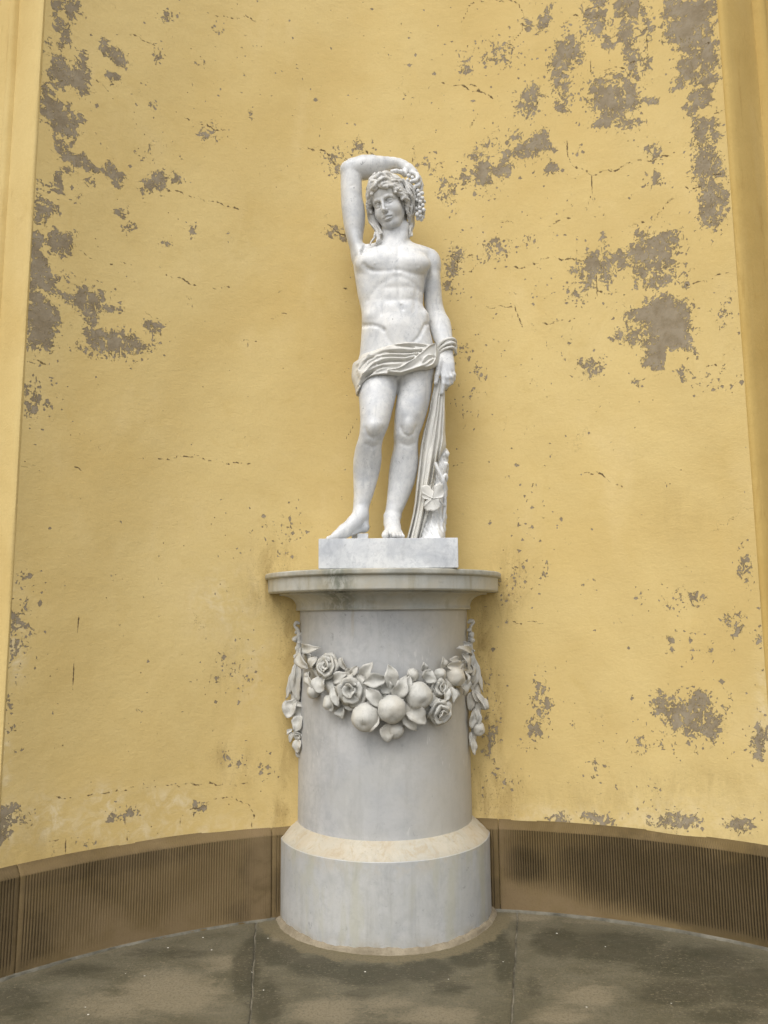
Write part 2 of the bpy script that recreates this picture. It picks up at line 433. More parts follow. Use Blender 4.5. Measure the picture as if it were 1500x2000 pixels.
def wear_maps(P):
    X, Y = proj(P)
    patch = np.full(X.shape, 40.0)
    for q in PATCH:
        lo = q.min(0) - 42; hi = q.max(0) + 42
        k = np.where((X > lo[0]) & (X < hi[0]) & (Y > lo[1]) & (Y < hi[1]))[0]
        if not len(k): continue
        d = seg_dist(X[k], Y[k], q, True)
        d[inside(X[k], Y[k], q)] *= -1
        patch[k] = np.minimum(patch[k], d)
    crack = np.full(X.shape, 20.0)
    for q in CRACK:
        lo = q.min(0) - 22; hi = q.max(0) + 22
        k = np.where((X > lo[0]) & (X < hi[0]) & (Y > lo[1]) & (Y < hi[1]))[0]
        if not len(k): continue
        # a wandering line, not a ruled one
        w = 2.4 * np.sin(X[k] * 0.17 + q[0, 0]) + 1.2 * np.sin(X[k] * 0.45 + Y[k] * 0.4)
        crack[k] = np.minimum(crack[k], seg_dist(X[k], Y[k] + w, q))
    speck = np.zeros(X.shape)
    for cx, cy, rx, ry, a in SPECK:
        speck = np.maximum(speck, a * np.exp(-1.1 * (((X - cx) / rx) ** 2 + ((Y - cy) / ry) ** 2)))
    def blob(lst):
        s = np.zeros(X.shape)
        for cx, cy, rx, ry, a in lst:
            s = np.maximum(s, a * np.exp(-(((X - cx) / rx) ** 2 + ((Y - cy) / ry) ** 2)))
        return s
    pale = blob([(95,1600,38,40,1),(200,1565,36,28,1),(330,1570,60,28,.8),(20,1240,25,70,1),(30,1290,22,40,.7),(440,1180,60,60,.55),(490,1290,40,90,.35),(10,1480,12,80,.7),(10,1610,20,50,.9),(1100,1595,120,22,.5),
                 (1300,1600,140,40,.4),(250,1620,260,40,.55),(1490,1400,14,90,.6),(880,1270,14,40,.3)])
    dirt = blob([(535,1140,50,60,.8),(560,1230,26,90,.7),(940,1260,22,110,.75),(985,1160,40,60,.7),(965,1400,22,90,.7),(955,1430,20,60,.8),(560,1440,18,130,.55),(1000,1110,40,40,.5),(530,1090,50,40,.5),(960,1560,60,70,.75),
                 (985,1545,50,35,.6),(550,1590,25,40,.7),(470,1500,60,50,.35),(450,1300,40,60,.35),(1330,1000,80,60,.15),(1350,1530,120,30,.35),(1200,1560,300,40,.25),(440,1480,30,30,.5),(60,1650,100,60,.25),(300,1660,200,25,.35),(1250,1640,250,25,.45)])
    return np.clip(patch, -40, 40), np.clip(crack, 0, 20), speck, pale, dirt

# ------------------------------------------------------------------ yellow plaster
def plaster(name, worn=True, tone=1.0):
    n = NT(name)
    v = n.tc.outputs['Object']
    big = n.noise(0.9, 5, 0.6, v, 0.4)
    col = n.mix(n.ss(big, 0.3, 0.7), (0.575, 0.422, 0.168), (0.630, 0.486, 0.215))
    med = n.noise(3.4, 6, 0.6, n.coord((1, 1, 0.55)), 0.5, (3, 1, 8))
    col = n.mix(n.ss(med, 0.5, 0.8, 0, 0.55), col, (0.665, 0.520, 0.255))
    col = n.mix(n.ss(n.noise(5.5, 6, 0.65, n.coord((1, 1, 0.8)), 0.8, (1, 4, 2)), 0.52, 0.78, 0, 0.45), col, (0.535, 0.385, 0.14))
    fine = n.noise(90, 5, 0.65, v)
    col = n.mix(n.ss(fine, 0.35, 0.7, 0, 0.22), col, (0.52, 0.37, 0.14))
    trowel = n.noise(30, 5, 0.6, n.coord((1, 1, 1.6), (0, 0.5, 0)), 1.0)
    und = n.noise(6, 4, 0.5, v)
    if worn:
        n1 = n.noise(23, 4, 0.62, v, 0.8)                       # jagged flake edges
        n2 = n.noise(46, 4, 0.66, n.coord((1, 1, 0.8)), 0.7, (5, 2, 7))
        n3 = n.noise(19, 4, 0.62, n.coord((1, 1, 0.7)), 0.6, (9, 2, 1))
        pa = n.math('MULTIPLY_ADD', n.math('SUBTRACT', n1, 0.5), 62.0, n.attr('patch'))
        pa = n.math('MULTIPLY_ADD', n.math('SUBTRACT', n2, 0.5), 34.0, pa)
        m1 = n.ss(pa, 1.6, 2.8, 1, 0)
        sp = n.attr('speck')
        # small chips: the more wear, the more of the noise falls off
        f = n.math('ADD', n.math('MULTIPLY', n2, 0.62), n.math('MULTIPLY', n3, 0.46))
        thr = n.math('MULTIPLY_ADD', sp, -0.225, 0.712)
        m2 = n.ss(n.math('SUBTRACT', f, thr), 0.0, 0.012)
        # separate angular chips
        warp = n.n('ShaderNodeVectorMath', operation='MULTIPLY_ADD')
        wn = n.n('ShaderNodeTexNoise'); wn.inputs['Scale'].default_value = 38; wn.inputs['Detail'].default_value = 4; wn.inputs['Roughness'].default_value = 0.6
        n.l(v, wn.inputs['Vector']); n.l(wn.outputs['Color'], warp.inputs[0]); warp.inputs[1].default_value = (0.026, 0.026, 0.030); n.l(v, warp.inputs[2])
        for sc_, frac, size in ((27, 0.85, 0.27), (50, 0.80, 0.28)):
            vo = n.n('ShaderNodeTexVoronoi', feature='F1', distance='MANHATTAN'); vo.inputs['Scale'].default_value = sc_
            n.l(warp.outputs[0], vo.inputs['Vector'])
            cs = n.n('ShaderNodeSeparateColor'); n.l(vo.outputs['Color'], cs.inputs[0])
            on = n.math('LESS_THAN', cs.outputs[0], n.math('MULTIPLY', n.math('POWER', sp, 1.35), frac))
            rr = n.math('MULTIPLY_ADD', cs.outputs[1], size, size * 0.75)
            chip = n.math('MULTIPLY', on, n.ss(n.math('SUBTRACT', vo.outputs['Distance'], rr), -0.02, 0.02, 1, 0))
            m2 = n.math('MAXIMUM', m2, chip)
        # islands of paint that hold on inside the bare patches
        hold = n.math('MULTIPLY', n.ss(n.noise(55, 3, 0.7, v, 0.4, (6, 6, 1)), 0.57, 0.60), n.ss(pa, -20, -3))
        m1 = n.math('MULTIPLY', m1, n.math('SUBTRACT', 1.0, hold))
        crumb = n.noise(40, 4, 0.66, n.coord((1.15, 1.15, 0.5), (0, 0.25, 0)), 0.7, (7, 3, 3))
        crumb = n.math('MULTIPLY', n.ss(crumb, 0.515, 0.54), n.math('MULTIPLY', n.ss(sp, 0.55, 0.75), n.ss(pa, -26, -15)))
        m1 = n.math('MULTIPLY', m1, n.math('SUBTRACT', 1.0, crumb))
        ck = n.math('MULTIPLY_ADD', n.math('SUBTRACT', n2, 0.5), 6.0, n.attr('crack'))
        m3 = n.math('MULTIPLY', n.ss(ck, 0.55, 1.8, 1, 0), n.ss(n.noise(16, 3, 0.6, v, 0, (4, 4, 4)), 0.34, 0.46, 0.25, 1.0))
        # hairline crazing over the whole coat
        hc = n.n('ShaderNodeTexVoronoi', feature='DISTANCE_TO_EDGE')
        hc.inputs['Scale'].default_value = 1.9
        wv = n.n('ShaderNodeVectorMath', operation='MULTIPLY_ADD')
        nz = n.n('ShaderNodeTexNoise'); nz.inputs['Scale'].default_value = 5; nz.inputs['Detail'].default_value = 6; nz.inputs['Roughness'].default_value = 0.65
        n.l(v, nz.inputs['Vector']); n.l(nz.outputs['Color'], wv.inputs[0]); wv.inputs[1].default_value = (0.42, 0.42, 0.42); n.l(v, wv.inputs[2])
        n.l(wv.outputs[0], hc.inputs['Vector'])
        hair = n.math('MULTIPLY', n.ss(hc.outputs['Distance'], 0.0012, 0.004, 1, 0), n.ss(n.noise(5, 5, 0.65, v, 0, (6, 1, 4)), 0.60, 0.66))
        m3 = n.math('MAXIMUM', m3, n.math('MULTIPLY', hair, 0.55))
        # pale limewash bloom and rain-washed dirt
        pl = n.math('MULTIPLY', n.attr('pale'), n.ss(n.noise(14, 6, 0.7, v, 0.6), 0.40, 0.66))
        col = n.mix(n.math('MULTIPLY', pl, 0.8), col, (0.74, 0.64, 0.44))
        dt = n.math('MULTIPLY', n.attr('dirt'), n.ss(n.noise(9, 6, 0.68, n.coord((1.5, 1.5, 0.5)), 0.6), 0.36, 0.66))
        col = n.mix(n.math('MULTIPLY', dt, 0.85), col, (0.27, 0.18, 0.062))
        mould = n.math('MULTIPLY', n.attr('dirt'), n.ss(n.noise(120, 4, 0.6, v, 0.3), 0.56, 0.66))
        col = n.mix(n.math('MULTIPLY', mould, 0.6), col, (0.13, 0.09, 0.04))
        mask = n.math('MAXIMUM', m1, m2)
        bare = n.mix(n.ss(n.noise(16, 5, 0.6, v, 0.2), 0.3, 0.7), (0.225, 0.178, 0.112), (0.31, 0.258, 0.182))
        bare = n.mix(n.ss(n.noise(130, 4, 0.6, v), 0.5, 0.75, 0, 0.45), bare, (0.36, 0.28, 0.17))
        pits = n.ss(n.voro(17, vec=v), 0.04, 0.075, 1, 0)
        pits = n.math('MULTIPLY', pits, n.ss(n.noise(4, 2, 0.6, v, 0, (1, 8, 3)), 0.54, 0.58))
        col = n.mix(mask, col, bare)
        col = n.mix(m3, col, (0.13, 0.09, 0.045))
        col = n.mix(n.math('MULTIPLY', pits, 0.8), col, (0.10, 0.065, 0.03))
        nb = n.bump(n.math('SUBTRACT', 1.0, mask), 1.0, 0.0045)
        nb = n.bump(trowel, 0.24, 0.006, nb)
        smear = n.noise(15, 6, 0.7, n.coord((1, 1, 2.2), (0, 0.6, 0)), 1.4, (2, 7, 3))
        nb = n.bump(smear, 0.11, 0.010, nb)
    else:
        sm = n.math('MULTIPLY', n.ss(n.noise(7, 6, 0.7, n.coord((1.5, 1.5, 0.3)), 0.4, (2, 2, 5)), 0.58, 0.74), 0.5)
        col = n.mix(sm, col, (0.40, 0.265, 0.09))
        pits = n.math('MULTIPLY', n.ss(n.voro(30, vec=v), 0.03, 0.055, 1, 0), n.ss(n.noise(3, 3, 0.5, v), 0.5, 0.6))
        col = n.mix(n.math('MULTIPLY', pits, 0.7), col, (0.16, 0.10, 0.04))
        nb = n.bump(trowel, 0.26, 0.006)
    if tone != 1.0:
        col = n.mix(1.0, col, (tone * 1.06, tone * 0.97, tone * 0.76), 'MULTIPLY')  # darker, browner tint that also carries the right strip's shade
    nb = n.bump(und, 0.3, 0.02, nb)
    nb = n.bump(fine, 0.16, 0.002, nb)
    return n.done(col, 0.88, nb, 0.2)

M_PLASTER = plaster('worn_yellow_plaster')
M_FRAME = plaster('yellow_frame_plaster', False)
M_FRAME_R = plaster('shade_painted_ochre_plaster', False, 0.80)  # browner plaster; part of its darkening is shade put into the colour

# niche wall: fine grid where the photo sees it, coarse above
WALL_TOP = 8.0
zs = np.concatenate([np.arange(0.02, 6.1, 0.0125), np.linspace(6.15, WALL_TOP, 14)])
nth = 330
ths = np.linspace(TH0, TH1, nth)
TH, ZZ = np.meshgrid(ths, zs)
wob = 0.0035 * np.sin(TH * 9 + ZZ * 1.7) + 0.003 * np.sin(TH * 23 - ZZ * 3.1 + 1) + 0.002 * np.sin(TH * 41 + ZZ * 7)
wob *= np.clip((TH - TH0) / 0.05, 0, 1) * np.clip((TH1 - TH) / 0.05, 0, 1)
RR = NR + wob
WP = np.stack([NC[0] + RR * np.sin(TH), NC[1] + RR * np.cos(TH), ZZ], -1).reshape(-1, 3)
wall = mesh_obj('niche_wall', WP, grid_faces(nth, len(zs))[:, ::-1], M_PLASTER, loc=(0, 4.2, 0))
for nm, vals in zip(('patch', 'crack', 'speck', 'pale', 'dirt'), wear_maps(WP)):
    attr(wall, nm, vals)
tag(wall, 'curved yellow plaster niche wall with grey patches of peeled paint behind the statue', 'wall')

# ------------------------------------------------------------------ moulded plaster frames left and right of the niche
def frame(name, label, edge, side, mat, wid=1.0):
    """profile: distance along the facade outwards from the niche edge, depth towards the viewer"""
    prof = [(0.0, -0.05), (0.0, 0.0), (0.004, 0.007), (0.012, 0.008), (0.030, -0.004), (0.070, -0.042), (0.110, -0.086), (0.140, -0.122), (0.150, -0.128),
            (0.162, -0.120), (0.174, -0.117), (0.186, -0.126), (0.194, -0.140), (0.25, -0.17), (0.42, -0.22), (0.43, -0.14), (0.50, -0.14), (3.2, -0.14), (3.2, -0.6)]
    prof = [(s * wid, d * (1 + 0.5 * (wid - 1))) for s, d in prof]
    t = empty(name, tuple(edge))
    zz = np.concatenate([np.arange(0.0, 6.0, 0.1), [6.5, WALL_TOP]])
    parts = [('splayed_strip', 0, 9), ('bead_moulding', 8, 13), ('flat_pilaster', 12, 19)]
    for nm, a, b in parts:
        pr = prof[a:b]
        V = []
        for z in zz:
            for s, d in pr:
                wv = 0.002 * math.sin(z * 3.3 + s * 20) + 0.0012 * math.sin(z * 11 + s * 9)
                p = edge + fdir * (side * s) + fout * (d + wv)
                V.append((p[0], p[1], z))
        F = grid_faces(len(pr), len(zz))
        if side < 0: F = F[:, ::-1]
        o = mesh_obj(nm, V, F, mat, t)
        sharp(o, 50)
    return tag(t, label, 'moulding')
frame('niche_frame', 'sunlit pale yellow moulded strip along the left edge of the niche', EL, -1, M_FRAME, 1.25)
frame('niche_frame', 'moulded strip along the right edge of the niche, brownish ochre with shade painted in', ER, 1, M_FRAME_R, 2.1)

# ------------------------------------------------------------------ ground, paving slabs, plinth
def stone_floor():
    n = NT('stained_paving_stone')
    v = n.tc.outputs['Object']
    g = n.noise(3.2, 9, 0.70, n.coord((1, 1.5, 1)), 0.6)
    g2 = n.noise(11, 9, 0.74, n.coord((1, 1.9, 1)), 0.6, (4, 2, 0))
    col = n.mix(n.ss(g, 0.34, 0.66), (0.088, 0.078, 0.048), (0.130, 0.114, 0.075))
    col = n.mix(n.ss(g2, 0.50, 0.62, 0, 0.5), col, (0.135, 0.116, 0.073))
    jag = n.math('MULTIPLY_ADD', n.math('SUBTRACT', g2, 0.5), 0.95, n.math('MULTIPLY', n.math('SUBTRACT', g, 0.5), 0.55))
    bare = n.ss(n.math('ADD', n.attr('bare'), jag), 0.25, 0.75)
    col = n.mix(n.math('MULTIPLY', bare, 0.8), col, (0.205, 0.172, 0.112))
    dm = n.math('ADD', n.attr('damp'), n.math('MULTIPLY', jag, 1.0))
    damp = n.ss(dm, 0.26, 0.60)
    dcol = n.mix(n.ss(n.noise(5, 6, 0.65, v, 0.4, (9, 9, 1)), 0.4, 0.62), (0.035, 0.033, 0.018), (0.048, 0.042, 0.025))
    col = n.mix(n.math('MULTIPLY', damp, 0.74), col, dcol)
    # lichen crust scattered over the damp area
    li = n.math('MULTIPLY', n.ss(n.noise(52, 5, 0.66, n.coord((1, 1.8, 1)), 0.3, (1, 7, 0)), 0.58, 0.62), n.ss(n.noise(3.2, 5, 0.65, v, 0.2, (7, 7, 0)), 0.42, 0.56))
    col = n.mix(n.math('MULTIPLY', li, 0.6), col, (0.215, 0.18, 0.115))
    # dry margin round the drum
    geo = n.n('ShaderNodeNewGeometry')
    sx = n.sep(geo.outputs['Position'])
    dx = n.math('SUBTRACT', sx[0], -0.008); dy = n.math('SUBTRACT', sx[1], 4.2)
    r = n.math('SQRT', n.math('ADD', n.math('MULTIPLY', dx, dx), n.math('MULTIPLY', dy, dy)))
    rj = n.math('ADD', r, n.math('MULTIPLY_ADD', n.noise(6, 9, 0.72, v, 0.5), 0.22, -0.11))
    dry = n.ss(rj, 0.625, 0.655, 1, 0)
    col = n.mix(n.math('MULTIPLY', dry, 0.85), col, (0.155, 0.127, 0.072))
    ex = n.math('SUBTRACT', sx[0], NC[0]); ey = n.math('SUBTRACT', sx[1], NC[1])
    q = n.math('SQRT', n.math('ADD', n.math('MULTIPLY', ex, ex), n.math('MULTIPLY', ey, ey)))
    qj = n.math('ADD', q, n.math('MULTIPLY_ADD', n.noise(8, 6, 0.7, v, 0.5, (3, 3, 3)), 0.10, -0.05))
    col = n.mix(n.ss(qj, PR - 0.07, PR - 0.02, 0, 0.5), col, (0.14, 0.12, 0.075))
    wh = n.ss(n.voro(10, vec=v), 0.035, 0.05, 1, 0)
    wh = n.math('MULTIPLY', wh, n.ss(n.noise(2, 2, 0.5, v, 0, (3, 1, 0)), 0.45, 0.5))
    col = n.mix(wh, col, (0.75, 0.73, 0.66))
    fine = n.noise(95, 5, 0.7, v)
    col = n.mix(n.ss(fine, 0.45, 0.68, 0, 0.5), col, (0.045, 0.040, 0.025))
    col = n.mix(n.ss(n.noise(60, 5, 0.7, v, 0, (5, 5, 5)), 0.56, 0.70, 0, 0.45), col, (0.20, 0.17, 0.12))
    nb = n.bump(g2, 0.3, 0.01)
    nb = n.bump(fine, 0.3, 0.003, nb)
    return n.done(col, n.math('MULTIPLY_ADD', g, 0.4, 0.45), nb, 0.35)
M_FLOOR = stone_floor()
def simple(name, a, b, sc, rough=0.85):
    n = NT(name)
    f = n.noise(sc, 6, 0.65)
    g = n.noise(sc * 7, 4, 0.6)
    c = n.mix(n.ss(f, 0.3, 0.7), a, b)
    c = n.mix(n.ss(g, 0.45, 0.75, 0, 0.35), c, tuple(x * 0.55 for x in a))
    return n.done(c, rough, n.bump(g, 0.4, 0.004), 0.3)
M_MORTAR = simple('grey_mortar', (0.05, 0.045, 0.03), (0.24, 0.215, 0.16), 5)
M_FILLET = simple('dirty_mortar', (0.09, 0.082, 0.06), (0.19, 0.175, 0.135), 7)
M_GRAVEL = simple('grey_gravel', (0.13, 0.12, 0.10), (0.19, 0.175, 0.145), 4)

ground = mesh_obj('ground', [(-60, -80, -0.03), (60, -80, -0.03), (60, 12, -0.03), (-60, 12, -0.03)], [(0, 1, 2, 3)], M_GRAVEL)
tag(ground, 'grey ground in front of the niche', None, None, 'structure')
bed = mesh_obj('mortar_bed', [(-2.6, 0.6, -0.006), (2.6, 0.6, -0.006), (2.6, 4.6, -0.006), (-2.6, 4.6, -0.006)], [(0, 1, 2, 3)], M_MORTAR, ground)
jl0, jl1 = at_z(500, 1803, 0), at_z(489, 2000, 0)
jr0, jr1 = at_z(1011, 1779, 0), at_z(999, 2000, 0)
def line_x(a, b, y):
    t = (y - a[1]) / (b[1] - a[1]); return a[0] + t * (b[0] - a[0])
YF, YB = 0.9, 4.5
cuts = [(-2.3, -2.3), (-1.62, -1.62), (line_x(jl0, jl1, YF), line_x(jl0, jl1, YB)), (line_x(jr0, jr1, YF), line_x(jr0, jr1, YB)), (1.95, 1.98), (2.4, 2.4)]
gap = 0.0032
DAMP = [(545,1862,45,26,1),(620,1888,60,24,1),(720,1905,80,24,1),(830,1895,60,26,1),(915,1870,50,24,.9),(965,1840,36,26,.9),(505,1850,36,30,.9),(480,1900,34,60,.9),(520,1960,40,60,.75),(30,1960,90,50,.65),(150,1895,120,22,.6),(330,1862,120,18,.55),(985,1880,26,60,.8),
        (1090,1840,60,34,.9),(1200,1850,120,36,.9),(1350,1880,140,40,.85),(1470,1930,90,60,.7),(1330,1940,110,34,.8),(1420,1985,120,30,.6),(1040,1940,30,70,.5),(880,1930,60,20,.6),(700,1940,80,18,.45),(1260,1955,50,18,.45)]
BARE = [(330,1940,120,46,1),(220,1965,110,40,.7),(440,1880,60,24,.7),(560,1835,40,14,1),(1150,1945,80,30,.8),(1090,1985,90,24,.8),(640,1975,80,36,.9),(850,1985,110,26,.8),(760,1960,70,22,.6),(1030,1790,60,10,1),(1180,1800,140,8,.6),(960,1795,18,10,1),(1250,1905,60,14,.4)]
def blobs(P, lst):
    X, Y = proj(P)
    s = np.zeros(X.shape)
    for cx, cy, rx, ry, a in lst:
        s = np.maximum(s, a * np.exp(-(((X - cx) / rx) ** 2 + ((Y - cy) / ry) ** 2)))
    return s
for i in range(5):
    (a0, a1), (b0, b1) = cuts[i], cuts[i + 1]
    ny, nx = 150, 44
    V = []
    for y in np.linspace(YF, YB, ny):
        t = (y - YF) / (YB - YF)
        wob_ = lambda k: 0.0012 * math.sin(y * 17 + k) + 0.0014 * math.sin(y * 41 + 2 * k) + 0.0010 * math.sin(y * 97 + k)
        xa = a0 + (a1 - a0) * t + gap + wob_(i); xb = b0 + (b1 - b0) * t - gap + wob_(i + 7.3)
        V += [(xa, y, -0.02), (xa, y, -0.003)] + [(xa + 0.004 + (xb - xa - 0.008) * q, y, 0.0015 * math.sin(q * 5 + y * 3 + i) * math.sin(math.pi * q)) for q in np.linspace(0, 1, nx)] + [(xb, y, -0.003), (xb, y, -0.02)]
    V = np.array(V)
    o = mesh_obj('paving_slab', V, grid_faces(nx + 4, ny), M_FLOOR, ground, loc=(0, 0, 0))
    attr(o, 'damp', blobs(V, DAMP)); attr(o, 'bare', blobs(V, BARE))

def sandstone():
    n = NT('tooled_brown_sandstone')
    v = n.tc.outputs['Object']
    g = n.noise(2.4, 6, 0.6, n.coord((1, 1, 1.3)), 0.5)
    col = n.mix(n.ss(g, 0.3, 0.7), (0.128, 0.088, 0.034), (0.175, 0.124, 0.056))
    col = n.mix(n.ss(n.noise(6, 6, 0.65, v, 0.4, (3, 9, 1)), 0.5, 0.75, 0, 0.6), col, (0.185, 0.132, 0.064))
    st = n.attr('soot')
    so = n.ss(n.math('ADD', n.math('MULTIPLY', n.noise(5, 7, 0.7, n.coord((1, 1, 1.1)), 0.6, (2, 2, 2)), 0.9), n.math('MULTIPLY', st, 1.0)), 0.60, 0.92)
    gv = n.attr('groove')
    so2 = n.math('MULTIPLY', n.ss(n.math('ADD', st, n.math('MULTIPLY', n.noise(3, 5, 0.6, v, 0.3, (8, 2, 6)), 0.5)), 0.30, 0.70), n.ss(gv, 0.04, 0.4))
    so = n.math('MAXIMUM', n.math('MULTIPLY', so, n.math('MULTIPLY_ADD', gv, 0.55, 0.40)), so2)
    col = n.mix(n.math('MULTIPLY', so, 0.95), col, (0.012, 0.0095, 0.005))
    col = n.mix(n.math('MULTIPLY', n.attr('groove'), 0.85), col, (0.040, 0.026, 0.010))
    col = n.mix(n.math('MULTIPLY', n.attr('worn'), n.ss(n.noise(7, 5, 0.65, v, 0.3), 0.3, 0.6, 0.3, 0.9)), col, (0.195, 0.138, 0.072))
    fine = n.noise(110, 4, 0.65, v)
    col = n.mix(n.ss(fine, 0.45, 0.75, 0, 0.35), col, (0.12, 0.08, 0.042))
    nb = n.bump(n.noise(40, 5, 0.65, v), 0.3, 0.005)
    nb = n.bump(fine, 0.3, 0.002, nb)
    return n.done(col, 0.9, nb, 0.25)
M_SAND = sandstone()

plinth = empty('stone_plinth', (NC[0], NC[1] + PR, 0))
tag(plinth, 'low curved brown sandstone plinth with vertical tooling along the foot of the wall', 'plinth')
def th_of(px, py, z=0.2):
    p = on_cyl(px, py, NC, PR, True)
    return math.atan2(p[0] - NC[0], p[1] - NC[1])
t_cuts = [TH0 - rad(1.2), th_of(36, 1780), th_of(531, 1700), th_of(755, 1700), th_of(975, 1690), TH1 + rad(0.6)]
PZ, PT = 0.400, 0.437
def plinth_block(ta, tb, seed, soot):
    r_ = random.Random(seed)
    g = 0.0014 / PR
    ta += g; tb -= g
    pitch = 0.0122 / PR
    ns = max(12, int((tb - ta) / pitch * 8))
    tt = np.linspace(ta, tb, ns)
    zz = np.concatenate([[-0.01], np.linspace(0.004, PZ - 0.004, 21), [PZ], [PZ + 0.006, PZ + 0.020, PT, PT + 0.003, PT + 0.003]])
    T, Z = np.meshgrid(tt, zz)
    s = (T - ta) / pitch
    s = s + 0.035 * np.sin(Z * 13 + s * 0.31) + 0.10 * np.sin(s * 0.37 + seed) + 0.02 * np.sin(Z * 60 + s)
    groove = np.power(0.5 + 0.5 * np.cos(2 * np.pi * s), 3.0)
    amp = 0.0060 * (0.75 + 0.35 * np.sin(s * 0.21 + Z * 5 + seed) * np.sin(s * 0.07))
    edge = np.clip(np.minimum(T - ta, tb - T) * PR / 0.022, 0, 1)            # plain margin at the joints
    edge = np.where(edge > 0.8, 1, 0)
    low = np.clip((Z - 0.02 - 0.015 * np.sin(T * 7 + seed)) / 0.03, 0, 1) * np.clip((PZ + 0.002 - Z) / 0.004, 0, 1)
    u = (T - ta) / (tb - ta)
    if seed == 4:   # the right-hand block is worn smooth towards the pedestal
        wornm = np.exp(-((u - 0.10) / 0.16) ** 2) * np.clip((0.17 - Z) / 0.07, 0, 1) + np.exp(-((u - 0.2) / 0.22) ** 2) * np.clip((0.10 - Z) / 0.05, 0, 1) + 0.7 * np.exp(-((u - 0.0) / 0.05) ** 2)
    elif seed == 1:
        wornm = 0.55 * np.exp(-((u - 0.95) / 0.06) ** 2) + 0.85 * np.exp(-((u - 0.47) / 0.22) ** 2) * np.clip((0.22 + 0.1 * np.sin(u * 9) - Z) / 0.12, 0, 1) + 0.35
    else:
        wornm = 0.3 + 0 * u
    wornm = np.clip(wornm, 0, 1)
    top = np.clip((Z - PZ) / (PT - PZ), 0, 1)
    R = PR + 0.043 * top ** 1.05 + 0.003 * np.sin(T * 5 + Z * 6)
    R = np.where(Z < PZ, R + amp * groove * edge * low * (1 - wornm), R)
    # slanted tooling on the sloped top
    gt = np.power(0.5 + 0.5 * np.cos(2 * np.pi * (s * 1.15 + top * 1.4)), 2)
    R = R + np.where((top > 0.02) & (top < 0.98), 0.0022 * gt * edge, 0)
    rows = len(zz)
    R[-1, :] = NR + 0.06
    # rounded joint edges
    arr = 0.004 * np.exp(-np.minimum(T - ta, tb - T) * PR / 0.004)
    R = R + arr
    V = np.stack([NC[0] + R * np.sin(T), NC[1] + R * np.cos(T), Z], -1).reshape(-1, 3)
    # end caps folded back into the joint
    F = grid_faces(ns, rows)[:, ::-1]
    nb = len(V)
    caps = []
    for c in (0, ns - 1):
        back = V.reshape(rows, ns, 3)[:, c].copy()
        d = back[:, :2] - np.array(NC)
        back[:, :2] = np.array(NC) + d / np.linalg.norm(d, axis=1)[:, None] * (NR + 0.06)
        caps.append(back)
    V = np.concatenate([V, caps[0], caps[1]])
    f2 = []
    for r in range(rows - 1):
        f2.append((r * ns, nb + r, nb + r + 1, (r + 1) * ns))
        f2.append((r * ns + ns - 1, (r + 1) * ns + ns - 1, nb + rows + r + 1, nb + rows + r))
    F = np.concatenate([F, np.array(f2)])
    o = mesh_obj('plinth_block', V, F, M_SAND, plinth)
    so = np.zeros_like(T)
    for (cu, cz, ru, rz, a) in soot:
        so = np.maximum(so, a * np.exp(-((u - cu) / ru) ** 2 - ((Z - cz) / rz) ** 2))
    pad = lambda A: np.concatenate([A.ravel(), A[:, 0], A[:, -1]])
    attr(o, 'soot', pad(so))
    attr(o, 'groove', pad(np.where(Z < PZ, groove * edge * low * (1 - wornm), 0.22 * gt * edge * (top < 0.95))))
    attr(o, 'worn', pad(wornm))
    return o
plinth_block(t_cuts[0], t_cuts[1], 0, [(0.5, 0.15, 0.45, 0.15, 1.25), (0.5, 0.3, 1.0, 0.3, 0.7)])
plinth_block(t_cuts[1], t_cuts[2], 1, [(0.97, 0.25, 0.10, 0.15, 0.75), (0.95, 0.05, 0.14, 0.07, 0.7), (0.3, 0.36, 0.5, 0.06, 0.45), (0.6, 0.2, 0.08, 0.08, 0.25), (0.05, 0.1, 0.15, 0.3, 0.4), (0.28, 0.25, 0.3, 0.2, 0.30)])
plinth_block(t_cuts[2], t_cuts[3], 2, [(0.2, 0.1, 0.3, 0.16, 0.6)])
plinth_block(t_cuts[3], t_cuts[4], 3, [(0.9, 0.08, 0.2, 0.1, 0.7), (0.8, 0.25, 0.3, 0.2, 0.4)])
plinth_block(t_cuts[4], t_cuts[5], 4, [(0.10, 0.24, 0.10, 0.10, 0.62), (0.80, 0.12, 0.24, 0.10, 1.2), (0.98, 0.16, 0.2, 0.14, 1.2), (0.80, 0.22, 0.30, 0.15, 0.75), (0.55, 0.26, 0.25, 0.12, 0.55), (0.98, 0.3, 0.12, 0.2, 0.7), (0.35, 0.28, 0.2, 0.09, 0.45), (0.62, 0.24, 0.42, 0.20, 0.62), (0.88, 0.2, 0.2, 0.16, 0.9)])

# pale mortar fillet where the plinth meets the floor
tt = np.linspace(TH0 - rad(1), TH1 + rad(0.5), 300)
V = []
for k, t in enumerate(tt):
    w = 0.004 + 0.0025 * math.sin(k * 0.4) + 0.002 * math.sin(k * 1.3)
    for r, z in ((PR + 0.004, 0.012), (PR - 0.004, 0.010), (PR - w, 0.003), (PR - w - 0.004, -0.004)):
        V.append(arc(t, r, z))
mesh_obj('mortar_fillet', V, grid_faces(4, len(tt)), M_FILLET, plinth)
